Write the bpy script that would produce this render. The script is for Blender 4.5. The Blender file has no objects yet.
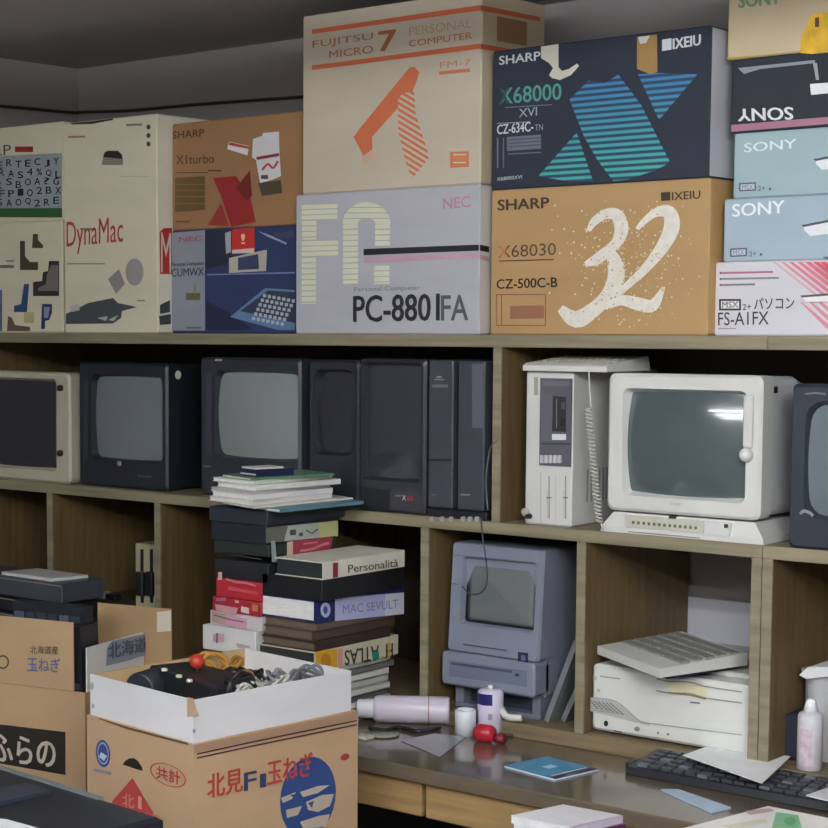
import bpy, bmesh, math, random
from mathutils import Vector, Matrix
random.seed(7)
SC = bpy.context.scene
COL = SC.collection
V = Vector
# ------------------------------------------------------------------ survey of the room (camera found from the shelf's vanishing points)
F, PX, PY, HOR = 1800., 260., 480., 325.
pit = math.atan((PY-HOR)/F)
yaw = math.atan(math.hypot(F, PY-HOR)/2046)
FW = V((-math.sin(yaw)*math.cos(pit), math.cos(yaw)*math.cos(pit), -math.sin(pit)))
RT = V((math.cos(yaw), math.sin(yaw), 0)); UP = RT.cross(FW)
E = V((0, -3.26, 1.6))
def ray(x, y): return FW*F + RT*(x-PX) - UP*(y-PY)
def onP(x, y, p, n):
    r = ray(x, y); return E + r*((V(p)-E).dot(n)/r.dot(n))
def onY(x, y, Y=0.): return onP(x, y, (0, Y, 0), V((0, 1, 0)))
def onZ(x, y, Z): return onP(x, y, (0, 0, Z), V((0, 0, 1)))
def onX(x, y, X): return onP(x, y, (X, 0, 0), V((1, 0, 0)))
ZD, ZF, ZM0, ZM, ZT0, ZT = .705, .738, 1.146, 1.172, 1.552, 1.579   # desk, cabinet floor, middle board, top board

# ------------------------------------------------------------------ materials
def lin(h):
    h = h.lstrip('#'); o = []
    for i in (0, 2, 4):
        c = int(h[i:i+2], 16)/255
        o.append(c/12.92 if c <= .04045 else ((c+.055)/1.055)**2.4)
    return (*o, 1)
MC = {}
def M(hexc, rough=.6, var=.08, scale=9., bump=0., stretch=(1, 1, 1), metal=0., coat=0., spec=.5):
    key = (hexc, rough, var, scale, bump, stretch, metal, coat, spec)
    if key in MC: return MC[key]
    m = bpy.data.materials.new('surface'); m.use_nodes = True
    nt = m.node_tree; b = nt.nodes['Principled BSDF']
    b.inputs['Roughness'].default_value = rough; b.inputs['Metallic'].default_value = metal
    b.inputs['Coat Weight'].default_value = coat; b.inputs['Coat Roughness'].default_value = .06
    b.inputs['Specular IOR Level'].default_value = spec
    tc = nt.nodes.new('ShaderNodeTexCoord'); mp = nt.nodes.new('ShaderNodeMapping'); mp.inputs['Scale'].default_value = stretch
    nz = nt.nodes.new('ShaderNodeTexNoise'); nz.inputs['Scale'].default_value = scale; nz.inputs['Detail'].default_value = 5
    cr = nt.nodes.new('ShaderNodeValToRGB'); c = lin(hexc)
    cr.color_ramp.elements[0].position = .3; cr.color_ramp.elements[1].position = .7
    cr.color_ramp.elements[0].color = tuple(max(0, v*(1-var*1.6)) for v in c[:3])+(1,)
    cr.color_ramp.elements[1].color = tuple(min(1, v*(1+var)) for v in c[:3])+(1,)
    L = nt.links.new
    L(tc.outputs['Object'], mp.inputs[0]); L(mp.outputs[0], nz.inputs['Vector']); L(nz.outputs['Fac'], cr.inputs[0]); L(cr.outputs[0], b.inputs['Base Color'])
    if bump:
        bp = nt.nodes.new('ShaderNodeBump'); bp.inputs['Strength'].default_value = bump; bp.inputs['Distance'].default_value = .004
        L(nz.outputs['Fac'], bp.inputs['Height']); L(bp.outputs[0], b.inputs['Normal'])
    MC[key] = m; return m
def ink(h): return M(h, .55, .04)
def plastic(h, r=.42): return M(h, r, .05, 6)
def card(h): return M(h, .8, .04, 4, .12, (1, 1, 3))
def wood(h, ax='x', r=.55): return M(h, r, .16, 7, .25, {'x': (.6, 9, 9), 'z': (9, 9, .6), 'y': (9, .6, 9)}[ax])
def glass(h): return M(h, .16, .05, 3, 0, (1, 1, 1), 0, .9)
def stripes(h1, h2, pitch, slope=0., h3=None, zr=None):
    key = ('st', h1, h2, pitch, slope, h3, zr)
    if key in MC: return MC[key]
    m = bpy.data.materials.new('printed_stripes'); m.use_nodes = True
    nt = m.node_tree; b = nt.nodes['Principled BSDF']; b.inputs['Roughness'].default_value = .5
    L = nt.links.new; N = nt.nodes.new
    tc = N('ShaderNodeTexCoord'); sx = N('ShaderNodeSeparateXYZ'); L(tc.outputs['Object'], sx.inputs[0])
    def mt(op, a, bb):
        n = N('ShaderNodeMath'); n.operation = op
        for i, v in enumerate((a, bb)):
            if v is None: continue
            if isinstance(v, (int, float)): n.inputs[i].default_value = v
            else: L(v, n.inputs[i])
        return n.outputs[0]
    t = mt('ADD', sx.outputs[2], mt('MULTIPLY', sx.outputs[0], slope))
    s = mt('MULTIPLY', mt('ADD', mt('SINE', mt('MULTIPLY', t, 2*math.pi/pitch), None), .5), 1.0)
    mx = N('ShaderNodeMix'); mx.data_type = 'RGBA'; L(s, mx.inputs[0]); mx.clamp_factor = True
    mx.inputs[6].default_value = lin(h2); mx.inputs[7].default_value = lin(h1)
    if h3:
        mr = N('ShaderNodeMapRange'); L(sx.outputs[2], mr.inputs[0]); mr.inputs[1].default_value = zr[0]; mr.inputs[2].default_value = zr[1]
        m2 = N('ShaderNodeMix'); m2.data_type = 'RGBA'; L(mr.outputs[0], m2.inputs[0]); m2.inputs[6].default_value = lin(h3); m2.inputs[7].default_value = lin(h1)
        L(m2.outputs[2], mx.inputs[7])
    L(mx.outputs[2], b.inputs['Base Color']); MC[key] = m; return m

# ------------------------------------------------------------------ mesh helpers (everything is written in room coordinates)
def rr(x0, x1, z0, z1, r, y, n=4):
    r = min(r, (x1-x0)/2.01, (z1-z0)/2.01); o = []
    for cx, cz, a0 in ((x1-r, z1-r, 0), (x0+r, z1-r, 90), (x0+r, z0+r, 180), (x1-r, z0+r, 270)):
        for i in range(n+1):
            a = math.radians(a0+90*i/n); o.append(V((cx+r*math.cos(a), y, cz+r*math.sin(a))))
    return o
class MB:
    def __init__(s): s.bm = bmesh.new(); s.mats = []
    def mi(s, m):
        if m not in s.mats: s.mats.append(m)
        return s.mats.index(m)
    def face(s, pts, m, smooth=False):
        vs = [s.bm.verts.new(p) for p in pts]
        try: f = s.bm.faces.new(vs)
        except ValueError: return
        f.material_index = s.mi(m); f.smooth = smooth
        return f
    def hexa(s, b4, t4, m):     # two matching loops
        return s.loft([b4, t4], m)
    def loft(s, rings, m, caps=(True, True), smooth=False, closed=True):
        vr = [[s.bm.verts.new(p) for p in r] for r in rings]; k = s.mi(m); n = len(vr[0])
        for a, b in zip(vr, vr[1:]):
            for i in range(n if closed else n-1):
                f = s.bm.faces.new((a[i], a[(i+1) % n], b[(i+1) % n], b[i])); f.material_index = k; f.smooth = smooth
        if caps[0]: f = s.bm.faces.new(vr[0]); f.material_index = k
        if caps[1]: f = s.bm.faces.new(vr[-1]); f.material_index = k
        return s
    def box(s, x0, x1, y0, y1, z0, z1, m, c=0.):
        if x1 < x0: x0, x1 = x1, x0
        if c: return s.rbox(x0, x1, y0, y1, z0, z1, m, c)
        a = [V((x0, y0, z0)), V((x1, y0, z0)), V((x1, y1, z0)), V((x0, y1, z0))]
        return s.loft([a, [p+V((0, 0, z1-z0)) for p in a]], m)
    def rbox(s, x0, x1, y0, y1, z0, z1, m, c=.004, r=None, n=3):
        r = r or c*1.6
        return s.loft([rr(x0+c, x1-c, z0+c, z1-c, r, y0, n), rr(x0, x1, z0, z1, r, y0+c, n), rr(x0, x1, z0, z1, r, y1-c, n), rr(x0+c, x1-c, z0+c, z1-c, r, y1, n)], m)
    def obox(s, o, u, v, h, m, c=0.):       # oriented box: origin corner, two edge vectors, height
        o, u, v = V(o), V(u), V(v); a = [o, o+u, o+u+v, o+v]; up = V((0, 0, h)) if not isinstance(h, Vector) else h
        return s.loft([a, [p+up for p in a]], m)
    def tube(s, pts, r, m, n=8, smooth=True):
        pts = [V(p) for p in pts]; rings = []; up = V((0, 0, 1))
        rs = r if isinstance(r, (list, tuple)) else [r]*len(pts)
        prev = None
        for i, p in enumerate(pts):
            d = (pts[min(i+1, len(pts)-1)]-pts[max(i-1, 0)])
            if d.length < 1e-9: d = V((0, 0, 1))
            d.normalize()
            if prev is None: a = d.orthogonal().normalized()
            else:
                a = prev-d*prev.dot(d); a = a.normalized() if a.length > 1e-6 else d.orthogonal().normalized()
            prev = a; b = d.cross(a)
            rings.append([p+(a*math.cos(2*math.pi*k/n)+b*math.sin(2*math.pi*k/n))*rs[i] for k in range(n)])
        return s.loft(rings, m, smooth=smooth)
    def lathe(s, c, axis, prof, m, n=20):   # prof: (distance along axis, radius)
        c = V(c); axis = V(axis).normalized(); a = axis.orthogonal().normalized(); b = axis.cross(a)
        rings = [[c+axis*h+(a*math.cos(2*math.pi*k/n)+b*math.sin(2*math.pi*k/n))*max(r, 1e-4) for k in range(n)] for h, r in prof]
        return s.loft(rings, m, smooth=True)
    def sphere(s, c, r, m, n=14):
        return s.lathe(c, (0, 0, 1), [(-r*math.cos(math.pi*i/n), r*math.sin(math.pi*i/n)) for i in range(n+1)], m, n)
    def text(s, body, bl, br, tl, m, bold=0., shear=0.):
        if bold:
            d = (V(br)-V(bl)).normalized()*bold*(V(tl)-V(bl)).length; w_ = (V(tl)-V(bl)).normalized()*d.length*.5
            nn = (V(br)-V(bl)).cross(V(tl)-V(bl)).normalized(); nn = nn if nn.dot(E-V(bl)) > 0 else -nn
            for k_, q in enumerate((d, d*2, d+w_, d*2-w_)): q = q+nn*(.00015*(k_+1)); s.text(body, V(bl)+q, V(br)+q, V(tl)+q, m)
            bold = 0
        cu = bpy.data.curves.new('t', 'FONT'); cu.body = body; cu.offset = bold; cu.shear = shear; cu.resolution_u = 3
        ob = bpy.data.objects.new('t', cu); COL.objects.link(ob)
        dg = bpy.context.evaluated_depsgraph_get(); me = bpy.data.meshes.new_from_object(ob.evaluated_get(dg))
        vs = [v.co.copy() for v in me.vertices]
        if vs:
            x0 = min(v.x for v in vs); x1 = max(v.x for v in vs); y0 = min(v.y for v in vs); y1 = max(v.y for v in vs)
            bl, br, tl = V(bl), V(br), V(tl); k = s.mi(m)
            nv = [s.bm.verts.new(bl+(br-bl)*((v.x-x0)/max(x1-x0, 1e-6))+(tl-bl)*((v.y-y0)/max(y1-y0, 1e-6))) for v in vs]
            for p in me.polygons:
                try: f = s.bm.faces.new([nv[i] for i in p.vertices]); f.material_index = k
                except ValueError: pass
        bpy.data.objects.remove(ob); bpy.data.curves.remove(cu); bpy.data.meshes.remove(me)
        return s
    def build(s, name, parent=None, root=None, smooth_norm=True):
        me = bpy.data.meshes.new(name)
        if root is None and parent is not None: root = parent if parent.type == 'EMPTY' else (parent.parent or parent)
        bmesh.ops.recalc_face_normals(s.bm, faces=[f for f in s.bm.faces if len(f.edges[0].link_faces) > 1 or any(len(e.link_faces) > 1 for e in f.edges)])
        # flat prints must face the room
        for f in s.bm.faces:
            if all(len(e.link_faces) == 1 for e in f.edges):
                f.normal_update()
                if f.normal.dot(E-f.calc_center_median()) < 0: f.normal_flip()
        if root is not None: s.bm.transform(Matrix.LocRotScale(root.location, root.rotation_euler, None).inverted())
        s.bm.to_mesh(me); s.bm.free()
        for m in s.mats: me.materials.append(m)
        o = bpy.data.objects.new(name, me); COL.objects.link(o)
        if parent is not None: o.parent = parent
        return o
class Surf:                     # a flat face of a real object; prints are laid on it
    def __init__(s, p, n, mb): s.p0 = V(p); s.n = V(n).normalized(); s.mb = mb; s.k = 1
    clip = None
    def P(s, x, y, k=None):
        p = onP(x, y, s.p0+s.n*(.0007*(k or s.k)), s.n)
        if s.clip: a, b, c, d = s.clip; p.x = min(max(p.x, a), b); p.z = min(max(p.z, c), d)
        return p
    def poly(s, pts, m, k=None): s.mb.face([s.P(x, y, k) for x, y in pts], m)
    def rect(s, x0, y0, x1, y1, m, k=None, sl=0.): s.poly([(x0, y0), (x1, y0+sl*(x1-x0)), (x1, y1+sl*(x1-x0)), (x0, y1)], m, k)
    def text(s, t, bl, br, h, m, bold=0., k=None, shear=0.):
        tl = (bl[0]-(br[0]-bl[0])*0, bl[1]-h); s.mb.text(t, s.P(*bl, k), s.P(*br, k), s.P(*tl, k), m, bold, shear)
    def ell(s, cx, cy, rx, ry, m, k=None, a0=0, a1=360, n=28, sl=0.):
        s.poly([(cx+rx*math.cos(math.radians(a0+(a1-a0)*i/n)), cy-ry*math.sin(math.radians(a0+(a1-a0)*i/n))+sl*rx*math.cos(math.radians(a0+(a1-a0)*i/n))) for i in range(n+(0 if a1-a0 == 360 else 1))], m, k)
    def stroke(s, pts, w, m, k=None):
        ws = w if isinstance(w, (list, tuple)) else [w]*len(pts)
        if len(pts) > 3:
            q = catmull([(p[0], p[1], wi) for p, wi in zip(pts, ws)], 5); pts = [(p.x, p.y) for p in q]; ws = [p.z for p in q]
        L = []; R = []
        for i, (x, y) in enumerate(pts):
            a = pts[max(i-1, 0)]; b = pts[min(i+1, len(pts)-1)]; dx, dy = b[0]-a[0], b[1]-a[1]; l = math.hypot(dx, dy) or 1
            nx, ny = -dy/l*ws[i]/2, dx/l*ws[i]/2; L.append((x+nx, y+ny)); R.append((x-nx, y-ny))
        for i in range(len(pts)-1): s.poly([L[i], L[i+1], R[i+1], R[i]], m, k)
    def ring(s, cx, cy, rx, ry, w, m, k=None, sl=0., n=28):
        pts = [(cx+rx*math.cos(2*math.pi*i/n), cy+ry*math.sin(2*math.pi*i/n)+sl*rx*math.cos(2*math.pi*i/n)) for i in range(n+1)]
        for i in range(n):
            a, b = pts[i], pts[i+1]; q = 1-w/rx
            f = lambda p: (cx+(p[0]-cx)*q, cy+(p[1]-cy)*q)
            s.poly([a, b, f(b), f(a)], m, k)
def catmull(pts, n=6):
    pts = [V(p) for p in pts]; P = [pts[0]]+pts+[pts[-1]]; o = []
    for i in range(1, len(P)-2):
        for j in range(n):
            t = j/n; a, b, c, d = P[i-1:i+3]
            o.append(.5*((2*b)+(c-a)*t+(2*a-5*b+4*c-d)*t*t+(3*b-a-3*c+d)*t**3))
    return o+[pts[-1]]
def tag(o, label, cat, group=None):
    o['label'] = label; o['category'] = cat
    if group: o['group'] = group
    return o
def thing(name, label, cat, loc, group=None, rz=0.):
    o = bpy.data.objects.new(name, None); o.empty_display_size = .05; COL.objects.link(o); o.location = V(loc); o.rotation_euler = (0, 0, rz)
    return tag(o, label, cat, group)
def struct(o): o['kind'] = 'structure'; return o
NY = V((0, -1, 0)); NX = V((1, 0, 0))

# ------------------------------------------------------------------ room
XL, XR, YB, YF, ZC = -4.02, 2.3, .47, -4.8, 2.361
wallm = M('#938c8c', .85, .04, 3, .05); ceilm = M('#bcbcbc', .9, .03, 2)
m = MB(); m.box(XL, XR, YB, YB+.1, 0, ZC, wallm); struct(m.build('wall_back'))
m = MB(); m.box(XL-.1, XL, YF, YB+.1, 0, ZC, wallm); struct(m.build('wall_left'))
m = MB(); m.box(XR, XR+.1, YF, YB+.1, 0, ZC, wallm); struct(m.build('wall_right'))
m = MB(); m.box(XL, XR, YF-.1, YF, 0, ZC, wallm); struct(m.build('wall_front'))
m = MB(); m.box(XL-.1, XR+.1, YF-.1, YB+.1, ZC, ZC+.1, ceilm); struct(m.build('ceiling'))
m = MB(); m.box(XL-.1, XR+.1, YF-.1, YB+.1, -.1, 0, M('#57534c', .5, .12, 4)); struct(m.build('floor'))
# tube lights on the ceiling
TUBES = []
for e_ in (32, 62, 55, 130, 42, 250, 42, 42):
    TUBE = bpy.data.materials.new('lit_tube'); TUBE.use_nodes = True; _b = TUBE.node_tree.nodes['Principled BSDF']; _b.inputs['Emission Color'].default_value = (.95, .985, 1, 1); _b.inputs['Emission Strength'].default_value = e_; TUBES.append(TUBE)
for i, (lx, ly) in enumerate(((-1.35, -1.9), (-1.0, -2.55), (-.1, -1.9), (.2, -2.6), (-2.2, -3.1), (.9, -3.6), (-2.2, -3.7), (-2.2, -4.3))):
    t = thing('ceiling_light', ('bare white tube batten on the ceiling, nearest the shelves', 'bare white tube batten on the ceiling, second row', 'bare white tube batten on the ceiling right of the shelves',
              'bare white tube batten on the ceiling, second row right', 'bare white tube batten on the left side, nearer the shelves', 'bare white tube batten at the back right of the room', 'bare white tube batten on the left side, middle one', 'bare white tube batten on the left side, at the back wall')[i], 'ceiling light', (lx, ly, ZC), 'tube lights on the ceiling')
    m = MB(); m.box(lx-.62, lx+.62, ly-.05, ly+.05, ZC-.04, ZC, plastic('#e6e6e2')); m.build('housing', t)
    m = MB(); m.tube([(lx-.6, ly, ZC-.115), (lx+.6, ly, ZC-.115)], .016, TUBES[i], 12); m.build('tube', t)
    m = MB(); m.box(lx-.62, lx-.6, ly-.02, ly+.02, ZC-.14, ZC-.04, plastic('#e6e6e2')); m.build('tube_holder', t); m = MB(); m.box(lx+.6, lx+.62, ly-.02, ly+.02, ZC-.14, ZC-.04, plastic('#e6e6e2')); m.build('tube_holder', t)

# ------------------------------------------------------------------ shelving
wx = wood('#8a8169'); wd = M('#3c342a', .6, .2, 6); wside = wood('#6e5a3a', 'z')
def divider(u, x, z0, z1):
    m = MB(); m.box(x-.009, x+.011, .004, .45, z0, z1, wside); m.box(x-.0095, x+.0115, -.001, .004, z0, z1, wx); m.build('divider', u)
def unit(label, x0, x1, divs, updivs, backs, frontz):
    u = thing('shelf_unit', label, 'shelf unit', ((x0+x1)/2, .2, ZD), 'open plywood shelf units on the desk')
    for nm, a, b in (('bottom_board', ZD, ZF), ('middle_board', ZM0, ZM), ('top_board', ZT0, ZT)):
        m = MB(); m.box(x0, x1, 0, .45, a, b, wx if nm != 'bottom_board' else wood('#7c6c52'), .0015); m.build(nm, u)
    for x in divs: divider(u, x, ZF, ZM0)
    for x in updivs: divider(u, x, ZM, ZT0)
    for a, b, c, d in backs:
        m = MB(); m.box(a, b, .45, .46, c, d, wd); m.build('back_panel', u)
    return u
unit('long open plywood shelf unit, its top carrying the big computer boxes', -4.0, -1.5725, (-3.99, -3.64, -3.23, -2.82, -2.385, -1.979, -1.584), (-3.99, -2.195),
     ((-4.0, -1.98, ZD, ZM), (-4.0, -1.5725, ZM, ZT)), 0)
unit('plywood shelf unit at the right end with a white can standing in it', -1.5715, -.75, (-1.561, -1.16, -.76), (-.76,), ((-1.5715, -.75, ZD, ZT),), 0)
# pale panel seen through the open back of the printer bay
m = MB(); m.box(-1.975, -1.59, .452, .462, ZF, .98, M('#d9d9e2', .7, .03)); tag(m.build('backing_board'), 'pale board behind the printer at the open back of the shelf', 'board')

# desk under the shelves
dk = thing('desk', 'long brown desk with glossy worn top and two shallow drawers', 'desk', (-2.4, .05, 0))
m = MB(); m.rbox(-4.0, -.75, -.36, .46, .673, ZD, M('#6b5f51', .2, .16, 4, .05, (.6, 4, 4), 0, .4), .003); m.build('desk_top', dk)
m = MB()
for x0, x1 in ((-2.95, -2.135), (-2.125, -1.30)):
    m = MB(); m.rbox(x0, x1, -.345, -.32, .60, .672, wood('#a08258'), .002); m.build('drawer', dk)
m = MB(); m.box(-3.98, -.77, -.318, .44, .60, .672, wood('#786448')); m.build('apron', dk)
for x in (-3.96, -.81):
    m = MB(); m.box(x-.02, x+.02, -.30, .42, 0, .60, wood('#7d6038', 'z')); m.build('side_panel', dk)
m = MB(); m.box(-3.93, -.84, .40, .42, .05, .60, M('#2c2a28', .7)); m.build('rear_panel', dk)

# ------------------------------------------------------------------ cardboard boxes on top
LASTX = onY(157.5, 240, .006).x+.002
def carton(label, x0p, x1p, ytp, y0, depth, z0, col, prints, ztop=None, ymid=None, side=None, extra=None, x1w=None, group='boxes on the top shelf', name='computer_box', cat='box'):
    ymid = ymid or 260
    x0 = max(onY(x0p, ymid, y0).x, LASTX if y0 > .05 and x0p < 200 else -9); x1 = x1w if x1w is not None else onY(x1p, ymid, y0).x
    z1 = ztop if ztop else onY(x0p, ytp, y0).z
    o = thing(name, label, cat, ((x0+x1)/2, y0+depth/2, z0), group)
    m = MB(); m.rbox(x0, x1, y0, y0+depth, z0, z1, col, .003)
    if side: m.face([V((x1+.0004, y0+.004, z0+.004)), V((x1+.0004, y0+depth-.004, z0+.004)), V((x1+.0004, y0+depth-.004, z1-.004)), V((x1+.0004, y0+.004, z1-.004))], side)
    S = Surf((0, y0, 0), NY, m); S.clip = (x0+.001, x1-.001, z0+.001, z1-.001); R = Surf((x1+.0008, 0, 0), NX, m)
    prints(S, R)
    # top flaps: seam tape along the lid
    xm = (y0+depth/2); m.box(x0+.01, x1-.01, xm-.025, xm+.025, z1-.0005, z1+.0008, M('#b79c6c', .3))
    b = m.build('box_body', o)
    if extra: extra(b, S, y0)
    return o, x0, x1, z1
def sticker(o, y0, pts, mat, prints=None, name='sticker', k=4):
    m = MB(); S = Surf((0, y0, 0), NY, m)
    f = [S.P(x, y, k) for x, y in pts]; b = [S.P(x, y, .5) for x, y in pts]
    m.loft([b, f], mat)
    if prints: S.k = k+1; prints(S)
    return m.build(name, o)

# --- HELP-like letter box and staircase box (far left)
cream = card('#d6cfb4'); GA = '#3c3c44'
def p_low(S, R):
    for pts in ([(20, 241), (25, 241), (25, 256), (30, 262), (38, 262), (38, 270), (20, 270)], [(33, 234), (38, 234), (38, 240), (43, 245), (43, 248), (32, 248)]): S.poly(pts, ink('#47422f'))
    S.poly([(49, 261), (59, 261), (59, 296), (33, 296), (33, 282), (42, 281), (43, 272), (48, 271)], ink('#302e2e')); S.poly([(51, 265), (58, 265), (58, 291), (38, 291), (38, 288), (46, 284), (47, 275)], ink('#77706a'), 2)
    S.poly([(24, 284), (29, 284), (27, 312), (14, 312), (14, 306), (21, 304)], ink('#2b4a7a'))
    S.poly([(42, 304), (52, 304), (52, 313), (49, 320), (45, 321), (45, 329), (41, 329)], ink('#26355e')); S.poly([(44, 307), (50, 307), (48, 318), (44, 318)], ink('#8b93a8'), 2)
    S.poly([(0, 290), (2, 290), (2, 331), (0, 331)], ink('#2b4a7a')); S.poly([(8, 316), (12, 318), (15, 325), (30, 327), (30, 331), (7, 331)], ink('#6a5248'))
    S.rect(0, 265, 14, 268, ink('#666660')); S.rect(6, 260, 14, 262, ink('#8a8880'))
    S.rect(24, 312, 34, 323, ink('#b8b27c'))
o, x0, x1, zl = carton('white box printed with dark and blue staircase shapes, leftmost on the top shelf', 0, 62.5, 220, .02, .35, ZT, cream, p_low)
# rebuilt wider than the frame: the box reaches the side wall
bpy.data.objects.remove(o.children[0]); bpy.data.objects.remove(o)
def wide(label, x1p, z0, ytp, prints, ymid):
    y0 = .02; x1 = onY(x1p, ymid, y0).x; z1 = onY(x1p, ytp, y0).z; x0 = -3.995
    o = thing('computer_box', label, 'box', ((x0+x1)/2, .19, z0), 'boxes on the top shelf')
    m = MB(); m.rbox(x0, x1, y0, .37, z0, z1, cream, .003); S = Surf((0, y0, 0), NY, m); S.clip = (x0+.001, x1-.001, z0+.001, z1-.001); prints(S, None); m.build('box_body', o); return z1
zl = wide('white box printed with dark and blue staircase shapes, leftmost on the top shelf', 62.5, ZT, 220, p_low, 270)
def p_help(S, R):
    S.text('HELP', (-26, 156), (11, 155), 10, ink('#4a544c')); S.rect(15, 146.5, 33, 152, ink('#a03030'))
    
    S.poly([(-40, 158), (62, 153), (62, 210), (-40, 210)], ink('#99a0a4')); S.poly([(-40, 209), (62, 208), (62, 217.5), (-40, 217.5)], ink('#2f5f2c'), 2)
    rows = ['BPERTECJY', 'OQRAS4%QL', 'ZAKSBOA?G', 'MCFP-O2BX', 'DCSAOQ2RE']
    for r, s in enumerate(rows):
        for c, ch in enumerate(s):
            x = -22+c*9.4+(r % 2)*2; y = 168+r*9.6+random.uniform(-2, 2)-.03*x
            if x+6 < 62: S.text(ch, (x, y), (x+5.6, y-.2), 6.8, ink('#23243a' if (r+c) % 3 else '#1f3a30'), .03, 3)
zh = wide('cream box covered in rows of dark letters above a green stripe, against the left wall', 63.5, zl+.0005, 121, p_help, 170)

# --- cream box with red pen lettering
def p_mac(S, R):
    S.text('DynaMac', (66.5, 255), (123, 250), 33, ink('#b5403a'), .0)
    S.rect(67, 263, 105, 264.5, ink('#9a948a')); S.rect(80, 228, 92, 230, ink('#88857c'))
    S.ell(134.5, 272, 9, 13.5, ink('#9c9a95')); S.poly([(108, 279), (119, 269), (125, 284), (116, 294)], ink('#8c8a86'))
    S.poly([(66, 314), (88, 303), (113, 298), (118, 303), (137, 307), (122, 311), (121, 318), (113, 323.5), (66, 324)], ink('#454f52'))
    for q in ([(97, 318), (108, 316), (106, 321)], [(108, 320), (118, 315), (114, 321)], [(70, 306), (78, 304), (80, 310), (72, 312)]): S.poly(q, ink('#b9b8b2'), 2)
    S.rect(137, 300, 145, 301.3, ink('#77746c'))
    for y in (127, 135.5, 144): S.ell(148.5, y, 2.2, 2.6, ink('#4c4c44'), n=10)
    S.rect(126, 124, 142, 126, ink('#7b756a'), sl=-.03); S.rect(68, 136, 85, 138, ink('#ab7f74'), sl=-.03); S.rect(120, 176, 150, 176.8, ink('#bdb6a2'))
    S.poly([(101.5, 165), (104, 152.5), (107, 150.5), (118, 150.5), (122.5, 155), (123, 165)], ink('#8f887a')); S.poly([(103, 157), (105, 152.5), (108, 151), (118, 151), (122, 155), (122, 159)], ink('#2e2a26'), 2)
    S.poly([(70, 122), (90, 121.5), (113, 118.5), (113, 120), (92, 124), (72, 124.5)], ink('#3c3528'))
    R.poly([(159.5, 232), (164, 228), (172, 228), (172, 274), (160, 274)], ink('#b8342f')); R.text('M', (161, 272), (171, 273), 40, ink('#d8d0c0'), 0, 2)
    for q in ([(160, 305), (170, 300), (170, 312), (160, 314)], [(159, 316), (171, 314), (171, 324), (160, 325)]): R.poly(q, ink('#3b4247'))
o, x0, x1, z1 = carton('tall cream box with thin red handwritten name and a grab hole, facing the shelf edge', 64, 157.5, 123.5, .006, .30, ZT, card('#d8cfb8'), p_mac, side=card('#e2dcca'), ymid=240)

# --- brown box and blue box
def p_brown(S, R):
    S.text('SHARP', (172.5, 139), (204, 136.5), 7.5, ink('#4a2a22'), .02); S.text('X1turbo', (176, 164.5), (214, 163), 9, ink('#4a3322'))
    S.rect(176, 172, 208, 173, ink('#5e4630')); S.rect(208, 170, 221, 171.4, ink('#4e3524'))
    S.poly([(175, 178), (205, 176), (205, 210), (175, 212)], ink('#6a5233')); 
    for y in (184, 190, 196, 203): S.rect(175, y, 205, y+1.3, ink('#86683e'), 2)
    S.rect(176, 221, 190, 222.5, ink('#6e3226'))
    S.poly([(213, 178), (236, 176), (250, 196), (256, 222), (231, 227), (222, 199)], ink('#9a2a2c')); S.poly([(208, 225), (221, 203), (229, 226)], ink('#98362e'))
    S.poly([(236, 188), (250, 170), (252, 196), (246, 200)], ink('#742222'), 2); S.poly([(258, 183), (281, 180), (282, 193), (262, 196)], ink('#4e4636'))
def e_brown(o, S, y0):
    sticker(o, y0, [(227, 149), (229, 141.5), (249, 146), (247.5, 155.5)], ink('#ddd8d4'), lambda S: (S.poly([(229, 142), (249, 146.5), (249, 149), (229, 145)], ink('#b04844')),))
    def pr(S):
        S.poly([(256, 157), (279, 153), (279, 156), (257, 160)], ink('#8a3640')); S.stroke([(262, 170), (268, 164), (273, 168), (278, 161)], 2.2, ink('#b8455a'))
        S.rect(261, 175, 268, 179, ink('#555058'))
    sticker(o, y0, [(252, 157), (253, 139), (262, 136), (263, 133), (279, 131.5), (279.5, 153), (281, 176), (272, 180), (260, 183), (256, 160)], ink('#d8d6d8'), pr)
Y2 = .055
zb = onY(200, 229.5, Y2).z
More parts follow.
